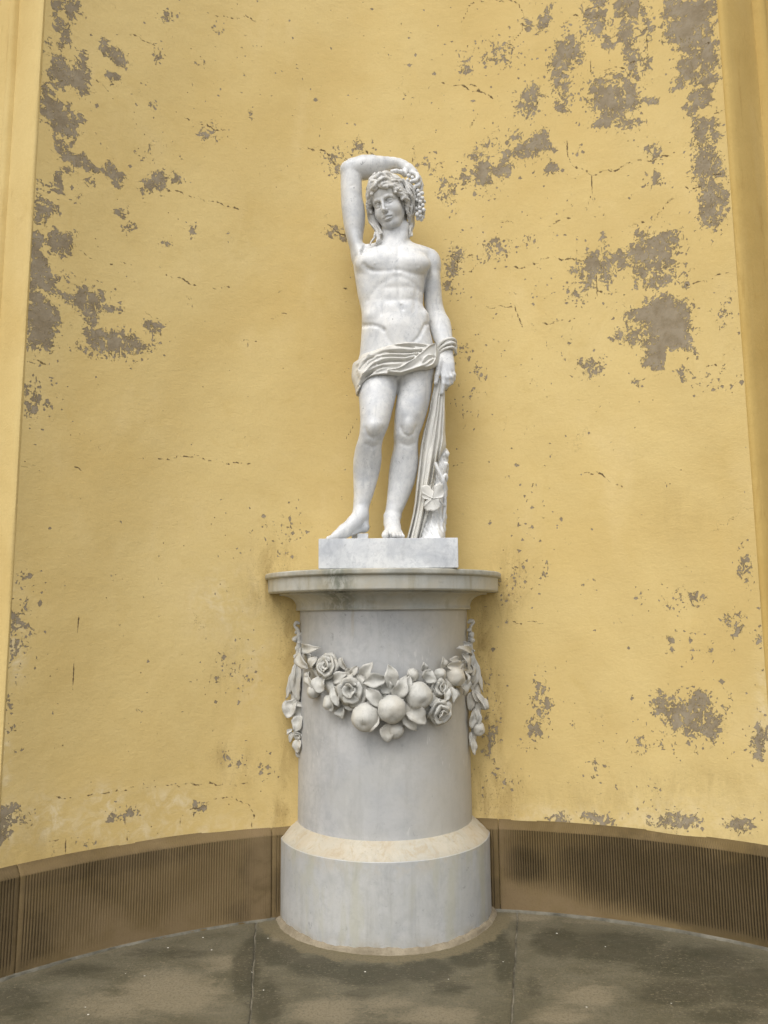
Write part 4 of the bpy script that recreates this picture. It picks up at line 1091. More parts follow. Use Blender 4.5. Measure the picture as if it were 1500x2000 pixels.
class Field:
    """distance grid; 'fine' gives (lo, hi, step) per axis where the spacing is tighter"""
    def __init__(s, lo, hi, h, fine=None, ax=None):
        s.h = h
        if ax is None:
            ax = []
            for i in range(3):
                if fine is None or fine[i] is None:
                    ax.append(np.arange(lo[i], hi[i] + h, h))
                else:
                    a, b, st = fine[i]
                    ax.append(np.concatenate([np.arange(lo[i], a - st * .6, h), np.arange(a, b, st), np.arange(b, hi[i] + h, h)]))
        s.ax = [np.asarray(a, np.float32) for a in ax]
        s.n = np.array([len(a) for a in s.ax])
        s.lo = np.array([a[0] for a in s.ax])
        s.D = np.full(s.n, 1.0, np.float32)
    def part(s, lo, hi):
        sl = s.box(lo, hi)[0]
        return sl, Field(None, None, s.h, None, [a[q] for a, q in zip(s.ax, sl)])
    def at(s, p):
        return s.D[tuple(min(int(np.searchsorted(a, v)), len(a) - 1) for a, v in zip(s.ax, p))]
    def box(s, lo, hi):
        i0 = [max(0, int(np.searchsorted(s.ax[i], lo[i])) - 1) for i in range(3)]
        i1 = [min(int(s.n[i]), int(np.searchsorted(s.ax[i], hi[i])) + 1) for i in range(3)]
        sl = tuple(slice(a, max(a + 1, b)) for a, b in zip(i0, i1))
        return sl, s.ax[0][sl[0]][:, None, None], s.ax[1][sl[1]][None, :, None], s.ax[2][sl[2]][None, None, :]
    def add(s, sl, d, k=0.0):
        s.D[sl] = smin(s.D[sl], d, k) if k > 0 else np.minimum(s.D[sl], d)
    def cut(s, sl, d, k=0.004):
        s.D[sl] = smax(s.D[sl], -d, k)
    # tapered capsule; ky flattens (<1) or deepens (>1) along y
    def cone_d(s, a, b, ra, rb, pad, ky=1.0):
        a = np.array(a, float); b = np.array(b, float)
        R = max(ra, rb) * max(1, ky) + pad
        sl, X, Y, Z = s.box(np.minimum(a, b) - R, np.maximum(a, b) + R)
        yc = (a[1] + b[1]) / 2
        A = np.array([a[0], (a[1] - yc) / ky, a[2]]); B = np.array([b[0], (b[1] - yc) / ky, b[2]])
        Yk = (Y - yc) / ky
        e = B - A; L = e @ e + 1e-12
        t = np.clip(((X - A[0]) * e[0] + (Yk - A[1]) * e[1] + (Z - A[2]) * e[2]) / L, 0, 1)
        d = np.sqrt((X - A[0] - t * e[0]) ** 2 + (Yk - A[1] - t * e[1]) ** 2 + (Z - A[2] - t * e[2]) ** 2) - (ra + (rb - ra) * t)
        return sl, d * min(1.0, ky)
    def cone(s, a, b, ra, rb, k=0.02, ky=1.0):
        sl, d = s.cone_d(a, b, ra, rb, k + 0.02, ky); s.add(sl, d, k)
    def groove(s, a, b, ra, rb, k=0.006):
        sl, d = s.cone_d(a, b, ra, rb, k + 0.02); s.cut(sl, d, k)
    def chain(s, pts, rs, k=0.01, ky=1.0):
        for i in range(len(pts) - 1):
            s.cone(pts[i], pts[i + 1], rs[i], rs[i + 1], k, ky)
    def gchain(s, pts, r, k=0.006):
        for i in range(len(pts) - 1):
            s.groove(pts[i], pts[i + 1], r, r, k)
    def ell_d(s, c, r, pad, M=None):
        R = max(r) + pad
        sl, X, Y, Z = s.box(np.array(c) - R, np.array(c) + R)
        x, y, z = X - c[0], Y - c[1], Z - c[2]
        if M is not None:      # columns of M: local axes in world
            x, y, z = (x * M[0, 0] + y * M[1, 0] + z * M[2, 0], x * M[0, 1] + y * M[1, 1] + z * M[2, 1], x * M[0, 2] + y * M[1, 2] + z * M[2, 2])
        q = np.sqrt((x / r[0]) ** 2 + (y / r[1]) ** 2 + (z / r[2]) ** 2)
        q2 = np.sqrt((x / r[0] ** 2) ** 2 + (y / r[1] ** 2) ** 2 + (z / r[2] ** 2) ** 2) + 1e-9
        return sl, q * (q - 1) / q2
    def ell(s, c, r, k=0.02, M=None):
        sl, d = s.ell_d(c, r, k + 0.02, M); s.add(sl, d, k)
    def dent(s, c, r, k=0.01, M=None):
        sl, d = s.ell_d(c, r, k + 0.02, M); s.cut(sl, d, k)
    # stack of elliptical sections along z, rows = (py, xl, xr, half depth, depth) in photo pixels / metres
    def loft_d(s, rows, pad=0.04, e=2.0, soft=14, cap=0.02):
        R = []
        for py, xl, xr, rd, yc in rows:
            a = at_y(xl, py, yc); b = at_y(xr, py, yc)
            R.append(((a[2] + b[2]) / 2, (a[0] + b[0]) / 2, (b[0] - a[0]) / 2, rd, yc))
        R = np.array(sorted(R))
        zf = np.linspace(R[0, 0], R[-1, 0], 500)
        lut = []
        ker = np.hanning(soft * 2 + 1); ker /= ker.sum()
        for c in range(1, 5):
            f = np.interp(zf, R[:, 0], R[:, c])
            g = np.concatenate([np.full(soft, f[0]) , f, np.full(soft, f[-1])])
            g[:soft] = 2 * f[0] - f[1:soft + 1][::-1]; g[-soft:] = 2 * f[-1] - f[-soft - 1:-1][::-1]
            lut.append(np.convolve(g, ker, 'valid'))
        lo = (np.min(R[:, 1] - R[:, 2]) - pad, np.min(R[:, 4] - R[:, 3]) - pad, zf[0] - pad)
        hi = (np.max(R[:, 1] + R[:, 2]) + pad, np.max(R[:, 4] + R[:, 3]) + pad, zf[-1] + pad)
        sl, X, Y, Z = s.box(lo, hi)
        z1 = Z[0, 0]
        cx, rx, ry, cy = [np.interp(z1, zf, q).astype(np.float32)[None, None, :] for q in lut]
        q = (np.abs((X - cx) / rx) ** e + np.abs((Y - cy) / ry) ** e) ** (1 / e)
        d = (q - 1) * np.minimum(rx, ry)
        d = smax(d, np.maximum(zf[0] - Z, Z - zf[-1]), cap)
        return sl, d
    def loft(s, rows, k=0.03, e=2.0, soft=14, cap=0.02):
        sl, d = s.loft_d(rows, k + 0.03, e, soft, cap); s.add(sl, d, k)
    def push(s, c, r, amt):
        """raise (amt>0) or lower the surface around a point, gaussian"""
        R = np.array(r) * 2.4
        sl, X, Y, Z = s.box(np.array(c) - R, np.array(c) + R)
        s.D[sl] -= amt * np.exp(-(((X - c[0]) / r[0]) ** 2 + ((Y - c[1]) / r[1]) ** 2 + ((Z - c[2]) / r[2]) ** 2))
    def valley(s, pts, w, amt):
        """soft furrow (amt>0) or ridge (amt<0) along a line"""
        P = np.array(pts, float); pad = w * 2.6
        sl, X, Y, Z = s.box(P.min(0) - pad, P.max(0) + pad)
        d2 = None
        for a, b in zip(P, P[1:]):
            e = b - a; L = e @ e + 1e-12
            t = np.clip(((X - a[0]) * e[0] + (Y - a[1]) * e[1] + (Z - a[2]) * e[2]) / L, 0, 1)
            q = (X - a[0] - t * e[0]) ** 2 + (Y - a[1] - t * e[1]) ** 2 + (Z - a[2] - t * e[2]) ** 2
            d2 = q if d2 is None else np.minimum(d2, q)
        s.D[sl] += (amt * np.exp(-d2 / (w * w))).astype(np.float32)
    def floor(s, z):
        s.D[...] = np.maximum(s.D, z - s.ax[2][None, None, :])
    def mesh(s, relax=1):
        D, h = s.D, s.h
        S = D < 0
        c = [S[i:S.shape[0] - 1 + i, j:S.shape[1] - 1 + j, k:S.shape[2] - 1 + k] for i in (0, 1) for j in (0, 1) for k in (0, 1)]
        any_ = c[0].copy(); all_ = c[0].copy()
        for q in c[1:]:
            any_ |= q; all_ &= q
        act = any_ & ~all_
        I, J, K = np.nonzero(act)
        idx = np.full(act.shape, -1, np.int32)
        idx[I, J, K] = np.arange(len(I), dtype=np.int32)
        pos = np.zeros((len(I), 3)); cnt = np.zeros(len(I))
        cor = [(i, j, k) for i in (0, 1) for j in (0, 1) for k in (0, 1)]
        val = {q: D[I + q[0], J + q[1], K + q[2]].astype(float) for q in cor}
        for a in cor:
            for ax in range(3):
                if a[ax] == 1: continue
                b = list(a); b[ax] = 1; b = tuple(b)
                va, vb = val[a], val[b]
                m_ = (va < 0) != (vb < 0)
                t = np.where(m_, va / np.where(m_, va - vb, 1), 0)
                p = np.array(a, float)[None, :].repeat(len(I), 0)
                p[:, ax] += t
                pos[m_] += p[m_]; cnt[m_] += 1
        pos /= cnt[:, None]
        V = np.zeros((len(I), 3))
        for q, ii in enumerate((I, J, K)):
            a_ = s.ax[q].astype(float); V[:, q] = a_[ii] + pos[:, q] * (a_[ii + 1] - a_[ii])
        faces = []
        for ax in range(3):
            n = D.shape
            lo = [slice(1, n[q] - 1) for q in range(3)]; lo[ax] = slice(0, n[ax] - 1)
            hi = list(lo); hi[ax] = slice(1, n[ax])
            a = S[tuple(lo)]; b = S[tuple(hi)]
            for flip, mk in ((False, a & ~b), (True, ~a & b)):
                i, j, k = np.nonzero(mk)
                g = [i, j, k]
                for q in range(3):
                    if q != ax: g[q] = g[q] + 1
                u, w = [(1, 2), (2, 0), (0, 1)][ax]
                def cell(du, dw):
                    t = [g[0].copy(), g[1].copy(), g[2].copy()]
                    t[u] -= du; t[w] -= dw
                    return idx[t[0], t[1], t[2]]
                f = np.stack([cell(1, 1), cell(0, 1), cell(0, 0), cell(1, 0)], 1)
                if flip: f = f[:, ::-1]
                faces.append(f)
        F = np.concatenate(faces)
        F = F[(F >= 0).all(1)]
        for _ in range(relax):        # soften the grid stair-steps
            acc = np.zeros_like(V); cn = np.zeros(len(V))
            for a in range(4):
                for b in (1, 3):
                    np.add.at(acc, F[:, a], V[F[:, (a + b) % 4]]); np.add.at(cn, F[:, a], 1)
            V = V * 0.5 + 0.5 * acc / np.maximum(cn, 1)[:, None]
        return V, F

def W(px, py, y=ST_Y): return at_y(px, py, y)
def px_m(r, y=ST_Y, py=600): return r * mpp(py, y) / 1.0 / 1.0

# radius of r photo pixels at depth y on row py
def PXR(r, py, y=ST_Y):
    d = ray(750, py)
    return r * (y / d[1])

statue = empty('statue', (0.02, ST_Y, 1.716))
tag(statue, 'white marble statue of a youth, one arm over his head, cloth round his hips', 'statue')

# ------------------------------------------------ body
_zc, _xl, _xr = W(757, 458, 3.83)[2], W(720, 400, 3.85)[0], W(806, 400, 3.85)[0]
F_ = Field((-0.37, 3.655, 1.85), (0.45, 4.15, 4.06), 0.0037, [(_xl, _xr, 0.0022), (3.755, 3.90, 0.0022), (_zc, _zc + 0.30, 0.0022)])

TORSO = [(486,704,832,.085,3.945),(500,694,838,.103,3.935),(515,690,839,.112,3.93),(530,691.5,836,.117,3.93),(550,694.5,831,.116,3.93),(575,698.5,827,.108,3.93),(598,704,825.5,.102,3.925),(612,706.5,831,.104,3.92),
         (622,707.5,836.5,.106,3.92),(634,707,838,.108,3.92),(650,706,840,.112,3.92),(670,704.5,845,.115,3.925),(700,702,848,.119,3.93),(725,700,847,.120,3.93),(748,700,846,.108,3.93)]
LEG_R = [(700,704,776,.085,3.925),(720,700.5,778,.092,3.918),(740,699,778.5,.096,3.905),(765,699.5,775.5,.096,3.885),(795,702.5,768,.090,3.855),(818,703.5,762.5,.082,3.835),(834,703,758,.077,3.825),(848,702,752,.074,3.832),(860,699,747.5,.072,3.85),(875,694,745,.074,3.872),
         (898,690,745.5,.076,3.905),(918,689.5,742.5,.072,3.925),(937,690,737.5,.064,3.935),(967,691,729,.051,3.94),(985,690,722.5,.045,3.94),(1000,689,719.5,.043,3.935),(1014,691,719,.045,3.93)]
LEG_L = [(700,774,848,.088,3.93),(720,779,847.5,.094,3.925),(745,779,845.5,.097,3.92),(765,777,843,.096,3.915),(793,772.5,837.5,.088,3.905),(815,770.5,831,.080,3.90),(829,769.5,826.5,.074,3.90),(852,768.5,818,.068,3.91),(866,769.5,816.5,.065,3.925),(880,767.5,816.5,.067,3.94),
         (900,762.5,817.5,.071,3.955),(920,759.5,815.5,.068,3.96),(945,758,809.5,.057,3.96),(965,756.5,801.5,.049,3.955),(985,754.5,793,.043,3.955),(1003,751.5,784.5,.041,3.955),(1016,749.5,780.5,.043,3.95),(1030,748.5,779.5,.046,3.945)]
F_.loft(LEG_R, 0.012, 2.1, 9)
F_.loft(LEG_L, 0.012, 2.1, 9)
F_.loft(TORSO, 0.022, 2.35, 9, 0.05)

# shoulders, neck, chest
NK = 3.915
F_.cone(W(774,420,3.935), W(771,462,3.948), PXR(22.5,440), PXR(25.5,465), 0.02)
F_.cone(W(771,455,3.935), W(769,492,3.955), PXR(26,460), PXR(36,490), 0.03)
F_.cone(W(798,491,3.945), W(838,505,3.955), PXR(17,490), PXR(18,505), 0.035)
F_.cone(W(752,492,3.945), W(708,497,3.94), PXR(18,490), PXR(17,497), 0.035)
# raised arm (figure's right)
F_.loft([(324,668.5,701,.046,3.90),(335,666,705,.052,3.90),(350,665.3,706.5,.055,3.905),(370,665.5,707,.056,3.91),(388,666,708,.058,3.915),(405,667,712,.061,3.92),(422,669,713.5,.063,3.925),(440,671.5,712.5,.064,3.93),(458,675,709.5,.064,3.935),(475,680,708,.066,3.935),(492,685.5,712,.07,3.935),(510,690,722,.07,3.935)], 0.026, 2.0, 9)
F_.cone(W(681,330,3.90), W(686,328,3.90), PXR(14,330), PXR(17,330), 0.02)
fore = [(682,333,17.5,3.90),(696,330,20.5,3.905),(710,327.5,22.3,3.91),(726,326.5,21.6,3.915),(742,324,17.5,3.925),(756,321.5,14,3.935),(768,320.2,11.8,3.94),(779,321.5,10.8,3.945),(787,325,11,3.945)]
F_.chain([W(x, y, d) for x, y, r, d in fore], [PXR(r, y, d) for x, y, r, d in fore], 0.010)
hand = [(787,325,10.8,3.945),(797,331.5,11.2,3.94),(806,338.5,10.5,3.935)]
F_.chain([W(x, y, d) for x, y, r, d in hand], [PXR(r, y, d) for x, y, r, d in hand], 0.012)
def fing(L, k=0.005): F_.chain([W(x, y, d) for x, y, d, r in L], [PXR(r, y, d) for x, y, d, r in L], k)
fing([(805,338,3.915,5.2),(814,341,3.905,4.9),(816.5,348,3.885,4.6),(811,353.5,3.875,4.3),(803,354.5,3.872,4.0)])
fing([(808,340,3.93,5.2),(817.5,347,3.92,4.9),(820,355.5,3.905,4.5),(817,362,3.89,4.2),(810,365,3.88,3.9)])
fing([(808,341,3.945,5.2),(819,350,3.945,4.9),(822.5,361,3.935,4.5),(821.5,371,3.92,4.1),(818,376,3.91,3.8)])
fing([(806,341,3.96,5),(818,351,3.965,4.6),(823,362,3.965,4.2),(823,373,3.96,3.8)])
fing([(791,334,3.925,6),(790.5,341,3.90,5),(784,336,3.88,4.4),(774,334.2,3.875,4.1),(765.5,334.8,3.875,3.7)])
# hanging arm (figure's left)
F_.loft([(497,826,852,.042,3.955),(508,829,856.5,.052,3.955),(520,832,859,.055,3.955),(545,831,860.3,.056,3.96),(565,828.5,862,.056,3.97),(585,827.5,863.5,.053,3.98),(600,829,866,.049,3.985),(613,831,870.5,.047,3.985),(627,835,879,.049,3.98),(640,839,881.8,.049,3.97),(652,842,883.2,.046,3.955),(664,847,884,.040,3.94),(678,854,884,.034,3.925),(692,859,884.5,.031,3.915)], 0.010, 2.0, 8)
F_.ell(W(843,516,3.953), (PXR(17.5,516), .056, PXR(22,516)), 0.025)
F_.loft([(684,858.5,884.5,.031,3.918),(698,857,886,.030,3.912),(710,856,888,.029,3.905),(722,855.5,888.5,.028,3.898),(730,857,887,.024,3.893)], 0.010, 2.4, 6)
fing([(861,722,3.885,5.2),(866,737,3.868,5.0),(866.5,750,3.862,4.6),(863.5,768,3.868,3.6)])
fing([(869,724,3.882,5.4),(874.5,738,3.862,5.1),(875.5,750,3.87,4.6),(869.5,758,3.885,4.0)])
fing([(876,724,3.886,5.4),(881.5,737,3.872,4.9),(881.5,747,3.882,4.4),(875.5,753,3.90,3.8)])
fing([(882,722,3.895,5),(886.3,732,3.89,4.4),(885.5,741,3.90,4.0),(880.5,747,3.915,3.5)])
fing([(861,700,3.90,6.5),(857,718,3.875,5.4),(853.5,733,3.86,4.9),(851,748,3.855,3.9)])

# modelling of chest and belly
FY = 3.93 - 0.112
pec = lambda x, y: W(x, y, FY)
F_.ell(pec(733,507) + np.array([0, .0425, 0]), (PXR(37,507), .050, PXR(21,507)), 0.028)
F_.ell(pec(806,509) + np.array([0, .0425, 0]), (PXR(35,509), .050, PXR(20.5,509)), 0.028)
def onfront(pts, dy=0.0):
    """points of the drawn line carried back to the carved surface"""
    out = []
    for x, y in pts:
        lo_ = W(x, y, 3.72); hi_ = W(x, y, 3.98)
        best = hi_
        for t in np.linspace(0, 1, 90):
            q = lo_ + (hi_ - lo_) * t
            if F_.at(q) < 0:
                best = q; break
        out.append(best + np.array([0, dy, 0]))
    return out
V_ = lambda pts, w, a: F_.valley(onfront(pts), w, a)
V_([(778,482),(777.5,505),(777,526)], .012, .0028)
V_([(709,517),(714,523),(724,528),(740,530),(758,529),(774,526)], .012, .0034)
V_([(780,527),(794,531),(808,534),(822,536),(831,535)], .012, .0032)
V_([(712,516),(717,522),(727,527)], .010, .003)
V_([(777,528),(777.5,545),(779,562),(780,580),(783,592),(786,603)], .011, .0036)
V_([(784,597),(787,605)], .0065, .008)
for x, y in ((732,514.5), (817,523.5)):
    q = onfront([(x, y)])[0]; F_.push(q, (.0055, .02, .005), .0028)
def P_(x, y, rx, rz, a):
    q = onfront([(x, y)])[0]; F_.push(q, (PXR(rx, y), .06, PXR(rz, y)), a)
for x, y, rx, rz, a in ((762,549,12,11,.0035),(794,549,11,11,.0035),(762,574,13,11,.004),(797,574,12,11,.004),(766,598,12,10,.003),(800,597,11,10,.0035),(772,632,30,22,.0065),(780,658,24,16,.004),
                         (720,615,14,12,.010),(833,614,8,13,.008),(714,566,9,16,.003)):
    P_(x, y, rx, rz, a)
for q, w, a in (([(772,540),(758,546),(742,556),(729,570),(719,586)], .015, .0028), ([(783,540),(798,547),(812,557),(821,569)], .014, .0026), ([(754,562),(767,561),(779,562),(793,561),(805,562)], .011, .0014), ([(756,587),(768,586),(781,587),(796,586),(806,585)], .011, .0015),
             ([(744,566),(743,590),(746,612)], .015, .0024), ([(813,566),(811,590),(808,610)], .014, .0026)):
    V_(q, w, a)
# iliac fold under the flank on both sides
V_([(707,636),(715,636),(728,635),(741,638),(750,645)], .010, .0070)
V_([(750,645),(757,660),(766,674)], .013, .0035)
V_([(839,630),(830,634),(825,645),(819,657),(808,668)], .010, .0055)
# armpit fold, collar bones, neck muscle, arm creases
F_.gchain([W(716,478,3.885), W(709,492,3.86), W(706,508,3.85)], 0.0065, 0.016)
F_.gchain([W(835,540,3.87), W(836,527,3.875), W(832,514,3.885)], 0.005, 0.014)
F_.gchain([W(830,586,3.93), W(834,606,3.925), W(839,626,3.915), W(842,642,3.905)], 0.0045, 0.008)
F_.chain([W(776,484,3.862), W(795,486,3.868), W(818,492,3.885)], [.006, .0075, .006], 0.016)
F_.chain([W(768,484,3.862), W(748,485,3.868), W(728,488,3.88)], [.006, .0075, .006], 0.016)
F_.chain([W(795,440,3.905), W(788,462,3.892), W(778,481,3.874)], [.010, .010, .007], 0.03)
F_.gchain([W(706,348,3.868), W(698,357,3.85), W(686,362,3.848)], 0.004, 0.010)
# knees, shins, ankles
for x, y, rx, rz, d, a in ((730,834,13,11,3.765,.013),(727,855,10,8,3.77,.004),(798,831,11,12,3.835,.013),(797,850,10,7,3.84,.005),(742,826,10,14,3.80,-.004),(714,826,8,14,3.80,-.004),(782,822,7,16,3.84,-.004),(815,822,7,16,3.84,-.004),(727,872,16,8,3.81,-.003),
                              (793,868,18,7,3.86,-.003),(721,805,12,16,3.80,.004),(750,806,10,18,3.80,.005),(786,800,10,22,3.82,.005),(820,800,12,22,3.82,.005)):
    F_.push(W(x, y, d), (PXR(rx, y), .04, PXR(rz, y)), a)
V_([(788,884),(781,915),(774,950),(768,985)], .013, .0022)
V_([(719,880),(716,915),(711,955),(706,985)], .013, .0020)
V_([(713,838),(718,850),(729,856),(741,850),(747,838)], .010, .0060)
V_([(783,836),(787,847),(798,852),(809,846),(813,834)], .010, .0060)
V_([(716,868),(727,873),(740,868)], .011, .0032)
V_([(783,866),(797,871),(810,865)], .011, .0032)
F_.push(W(751,1006,3.945), (.012, .03, .012), .006); F_.push(W(782,1010,3.95), (.012, .03, .012), .006)
F_.push(W(690,1004,3.88), (.012, .03, .014), .005)
# feet
fz = SLAB_Z
def ft(px, py, y): return W(px, py, y)
F_.chain([W(704,1004,3.92), W(692,1020,3.88), W(672,1036,3.845), W(655,1046,3.825)], [PXR(15,1004), PXR(13.5,1020), PXR(11.5,1036), PXR(8,1046)], 0.014)
F_.chain([W(706,1008,3.935), W(711,1030,3.93)], [PXR(13,1008), PXR(10.5,1030)], 0.014)
F_.chain([W(711,1030,3.915), W(690,1036,3.895), W(668,1048,3.86)], [PXR(9,1030), PXR(8,1036), PXR(7,1046)], 0.014)
for i, (x, y, d, r) in enumerate([(641,1052,3.80,4.6),(640,1053,3.825,3.8),(642,1053,3.848,3.6),(646,1053.5,3.868,3.4),(652,1054,3.888,3.2)]):
    F_.cone(W(656,1047,3.83 + .012 * i), W(x, y, d), PXR(r + 1.2, 1046), PXR(r, 1050), 0.005)
F_.chain([W(766,1012,3.945), W(767,1030,3.895), W(768,1042,3.835), W(769,1047,3.79)], [PXR(14.8,1012), PXR(15,1030), PXR(16,1042), PXR(13,1047)], 0.014)
F_.cone(W(757,1046,3.83), W(764,1040,4.0), PXR(10,1050), PXR(10,1040), 0.012)
F_.cone(W(781,1048,3.82), W(766,1040,4.0), PXR(9,1050), PXR(10,1040), 0.012)
for x, y, d, r, x0 in ((752,1044.5,3.735,6.6,755),(769.8,1045,3.728,4.3,766),(776.2,1045.5,3.738,4.0,772),(781.8,1046,3.75,3.7,777),(787.3,1046.5,3.765,3.5,782)):
    F_.chain([W(x0, 1043, 3.81), W((x + x0) / 2, y - 2.5, (3.80 + d) / 2 - .01), W(x, y + 1.0, d)], [PXR(r * 1.1, 1048), PXR(r * .95, 1048), PXR(r, 1048)], 0.004)
# ------------------------------------------------ head
HC = W(760, 402.5, 3.893)
def rotm(axis, a):
    return np.array(Matrix.Rotation(a, 3, axis))
# local axes: u to the picture's right, v out of the face, w up
B0 = np.array([[1, 0, 0], [0, -1, 0], [0, 0, 1]], float).T
HM = rotm('Y', -rad(11)) @ rotm('Z', -rad(24)) @ rotm('X', rad(15)) @ B0
def HP(u, v, w): return HC + HM @ np.array([u, v, w])
hsl, HF = F_.part(HC - 0.19, HC + 0.19)
def hell(c, r, k): HF.ell(HP(*c), r, k, HM)
def hdent(c, r, k): HF.dent(HP(*c), r, k, HM)
def hcone(a, b, ra, rb, k): HF.cone(HP(*a), HP(*b), ra, rb, k)
def hgr(a, b, ra, rb, k): HF.groove(HP(*a), HP(*b), ra, rb, k)
hell((0, -.022, .052), (.083, .108, .098), 0.006)
hell((0, .022, -.022), (.073, .078, .104), 0.03)
hell((0, .058, -.100), (.037, .034, .028), 0.026)
hell((0, .074, -.113), (.021, .020, .018), 0.014)
for s in (-1, 1):
    hell((s * .041, .050, -.040), (.030, .036, .034), 0.022)
    hcone((s * .058, .0, -.056), (s * .028, .055, -.110), .018, .016, 0.022)
hell((0, .070, .058), (.062, .031, .046), 0.03)
for s in (-1, 1):
    hdent((s * .0330, .1065, .0015), (.0235, .0240, .0165), 0.012)
    hell((s * .0330, .0735, .0005), (.0165, .0160, .0150), 0.002)
    # brow, lids
    bp = [(s * .010, .0955, .0215), (s * .022, .0960, .0255), (s * .036, .0915, .0265), (s * .050, .0800, .0210), (s * .058, .068, .012)]
    for a, b in zip(bp, bp[1:]): hcone(a, b, .0052, .0052, 0.011)
    pts = [(s * (.0330 + .0175 * math.cos(t)), .0900 - .010 * math.cos(t) ** 2 - (.004 if s * math.cos(t) < 0 else 0) * 0, .0010 + .0088 * math.sin(t)) for t in np.linspace(0.05, math.pi - .05, 8)]
    for a, b in zip(pts, pts[1:]): hcone(a, b, .0030, .0030, 0.002)
    pts = [(s * (.0330 + .0170 * math.cos(t)), .0875 - .009 * math.cos(t) ** 2, .0005 - .0070 * math.sin(t)) for t in np.linspace(0.05, math.pi - .05, 8)]
    for a, b in zip(pts, pts[1:]): hcone(a, b, .0024, .0024, 0.0025)
    pts = [(s * (.0330 + .0165 * math.cos(t)), .0965 - .011 * math.cos(t) ** 2, .0085 + .0080 * math.sin(t)) for t in np.linspace(0.1, math.pi - .1, 8)]
    for a, b in zip(pts, pts[1:]): hgr(a, b, .0030, .0030, 0.003)
    hgr((s * .0145, .0965, .004), (s * .0155, .0955, -.004), .0032, .0030, 0.003)      # inner corner
    hell((s * .080, -.010, -.012), (.011, .022, .034), 0.006)
hcone((0, .0965, .024), (0, .1190, -.035), .0075, .0095, 0.007)
hcone((0, .108, -.039), (0, .1195, -.0375), .0105, .0092, 0.005)
for s in (-1, 1):
    hell((s * .0120, .1055, -.0405), (.0072, .0115, .0075), 0.004)
    hdent((s * .0062, .1150, -.0490), (.0042, .006, .0040), 0.002)
    hgr((s * .0185, .103, -.036), (s * .019, .094, -.046), .0022, .0022, 0.004)
hell((0, .082, -.069), (.032, .021, .022), 0.014)
pts = [(-.0205, .0905, -.0722), (-.011, .0995, -.0668), (-.004, .1025, -.0652), (0, .1015, -.0665), (.004, .1025, -.0652), (.011, .0995, -.0668), (.0205, .0905, -.0722)]
for a, b in zip(pts, pts[1:]): hcone(a, b, .0054, .0054, 0.003)
pts = [(-.016, .0915, -.0800), (-.008, .0990, -.0828), (0, .1010, -.0836), (.008, .0990, -.0828), (.016, .0915, -.0800)]
for a, b in zip(pts, pts[1:]): hcone(a, b, .0066, .0066, 0.003)
pts = [(-.0225, .0940, -.0755), (-.011, .1030, -.0742), (0, .1065, -.0746), (.011, .1030, -.0742), (.0225, .0940, -.0755)]
for a, b in zip(pts, pts[1:]): hgr(a, b, .0036, .0036, 0.002)
hgr((-.012, .0965, -.0940), (.012, .0965, -.0940), .0052, .0052, 0.006)
hgr((0, .1020, -.058), (0, .1045, -.0515), .0024, .0024, 0.003)
F_.add(hsl, HF.D, 0.007)
F_.floor(SLAB_Z - 0.004)
V, Fc = F_.mesh(1)
body = mesh_obj('body', V, Fc, M_STAT, statue)

# ------------------------------------------------ hair
H = Field(W(690, 500, 3.90) - np.array([0.06, .20, .05]), W(850, 320, 3.90) + np.array([0.05, .24, .05]), 0.0027)
def H_ell(c, r, k): H.ell(HP(*c), r, k, HM)
H_ell((0, -.030, .060), (.098, .112, .106), 0.01)
H_ell((.045, -.035, .075), (.060, .085, .085), 0.02)
H_ell((0, -.050, -.01), (.092, .088, .10), 0.03)
sl, d = H.ell_d(HP(0, .13, -.035), (.088, .125, .112), 0.03, HM); H.cut(sl, d, 0.012)
sl, d = H.ell_d(HP(0, .03, -.13), (.075, .12, .09), 0.03, HM); H.cut(sl, d, 0.012)
def lock(pts, r0, r1, amp=0.006, waves=2.5, ph=0.0, k=0.005, n=16):
    P = np.array(pts, float)
    t = np.linspace(0, len(P) - 1, n)
    def cr(tt):
        i = min(int(tt), len(P) - 2); f = tt - i
        p0, p1, p2, p3 = P[max(i - 1, 0)], P[i], P[i + 1], P[min(i + 2, len(P) - 1)]
        return 0.5 * (2 * p1 + (-p0 + p2) * f + (2 * p0 - 5 * p1 + 4 * p2 - p3) * f * f + (-p0 + 3 * p1 - 3 * p2 + p3) * f ** 3)
    Q = [cr(x) for x in t]
    out = []
    for i, q in enumerate(Q):
        s = i / (n - 1)
        tang = Q[min(i + 1, n - 1)] - Q[max(i - 1, 0)]
        nrm = q - np.array([0, -.03, .02]); nrm /= np.linalg.norm(nrm)
        sd = np.cross(tang, nrm); sd /= np.linalg.norm(sd) + 1e-9
        a = amp * math.sin(s * waves * 2 * math.pi + ph)
        out.append(q + sd * a + nrm * (0.5 * amp * math.cos(s * waves * 2 * math.pi + ph)))
    rr = [r0 + (r1 - r0) * (i / (n - 1)) for i in range(n)]
    rr = [r * (0.75 + 0.25 * math.sin(math.pi * min(1, 0.15 + i / (n - 1)))) for i, r in enumerate(rr)]
    for b_ in range(3):          # three twisting strands to a lock
        pp = []
        for i, q in enumerate(out):
            tang = out[min(i + 1, n - 1)] - out[max(i - 1, 0)]; tang /= np.linalg.norm(tang) + 1e-9
            a_ = np.cross(tang, (0.2, 0.3, 0.9)); a_ /= np.linalg.norm(a_) + 1e-9
            c_ = np.cross(tang, a_)
            w_ = ph * 1.7 + 2.094 * b_ + 2.6 * i / (n - 1)
            pp.append(q + (a_ * math.cos(w_) + c_ * math.sin(w_)) * rr[i] * 0.62)
        for i in range(n - 1):
            H.cone(HP(*pp[i]), HP(*pp[i + 1]), rr[i] * 0.56, rr[i + 1] * 0.56, 0.0022)
rl = random.Random(5)
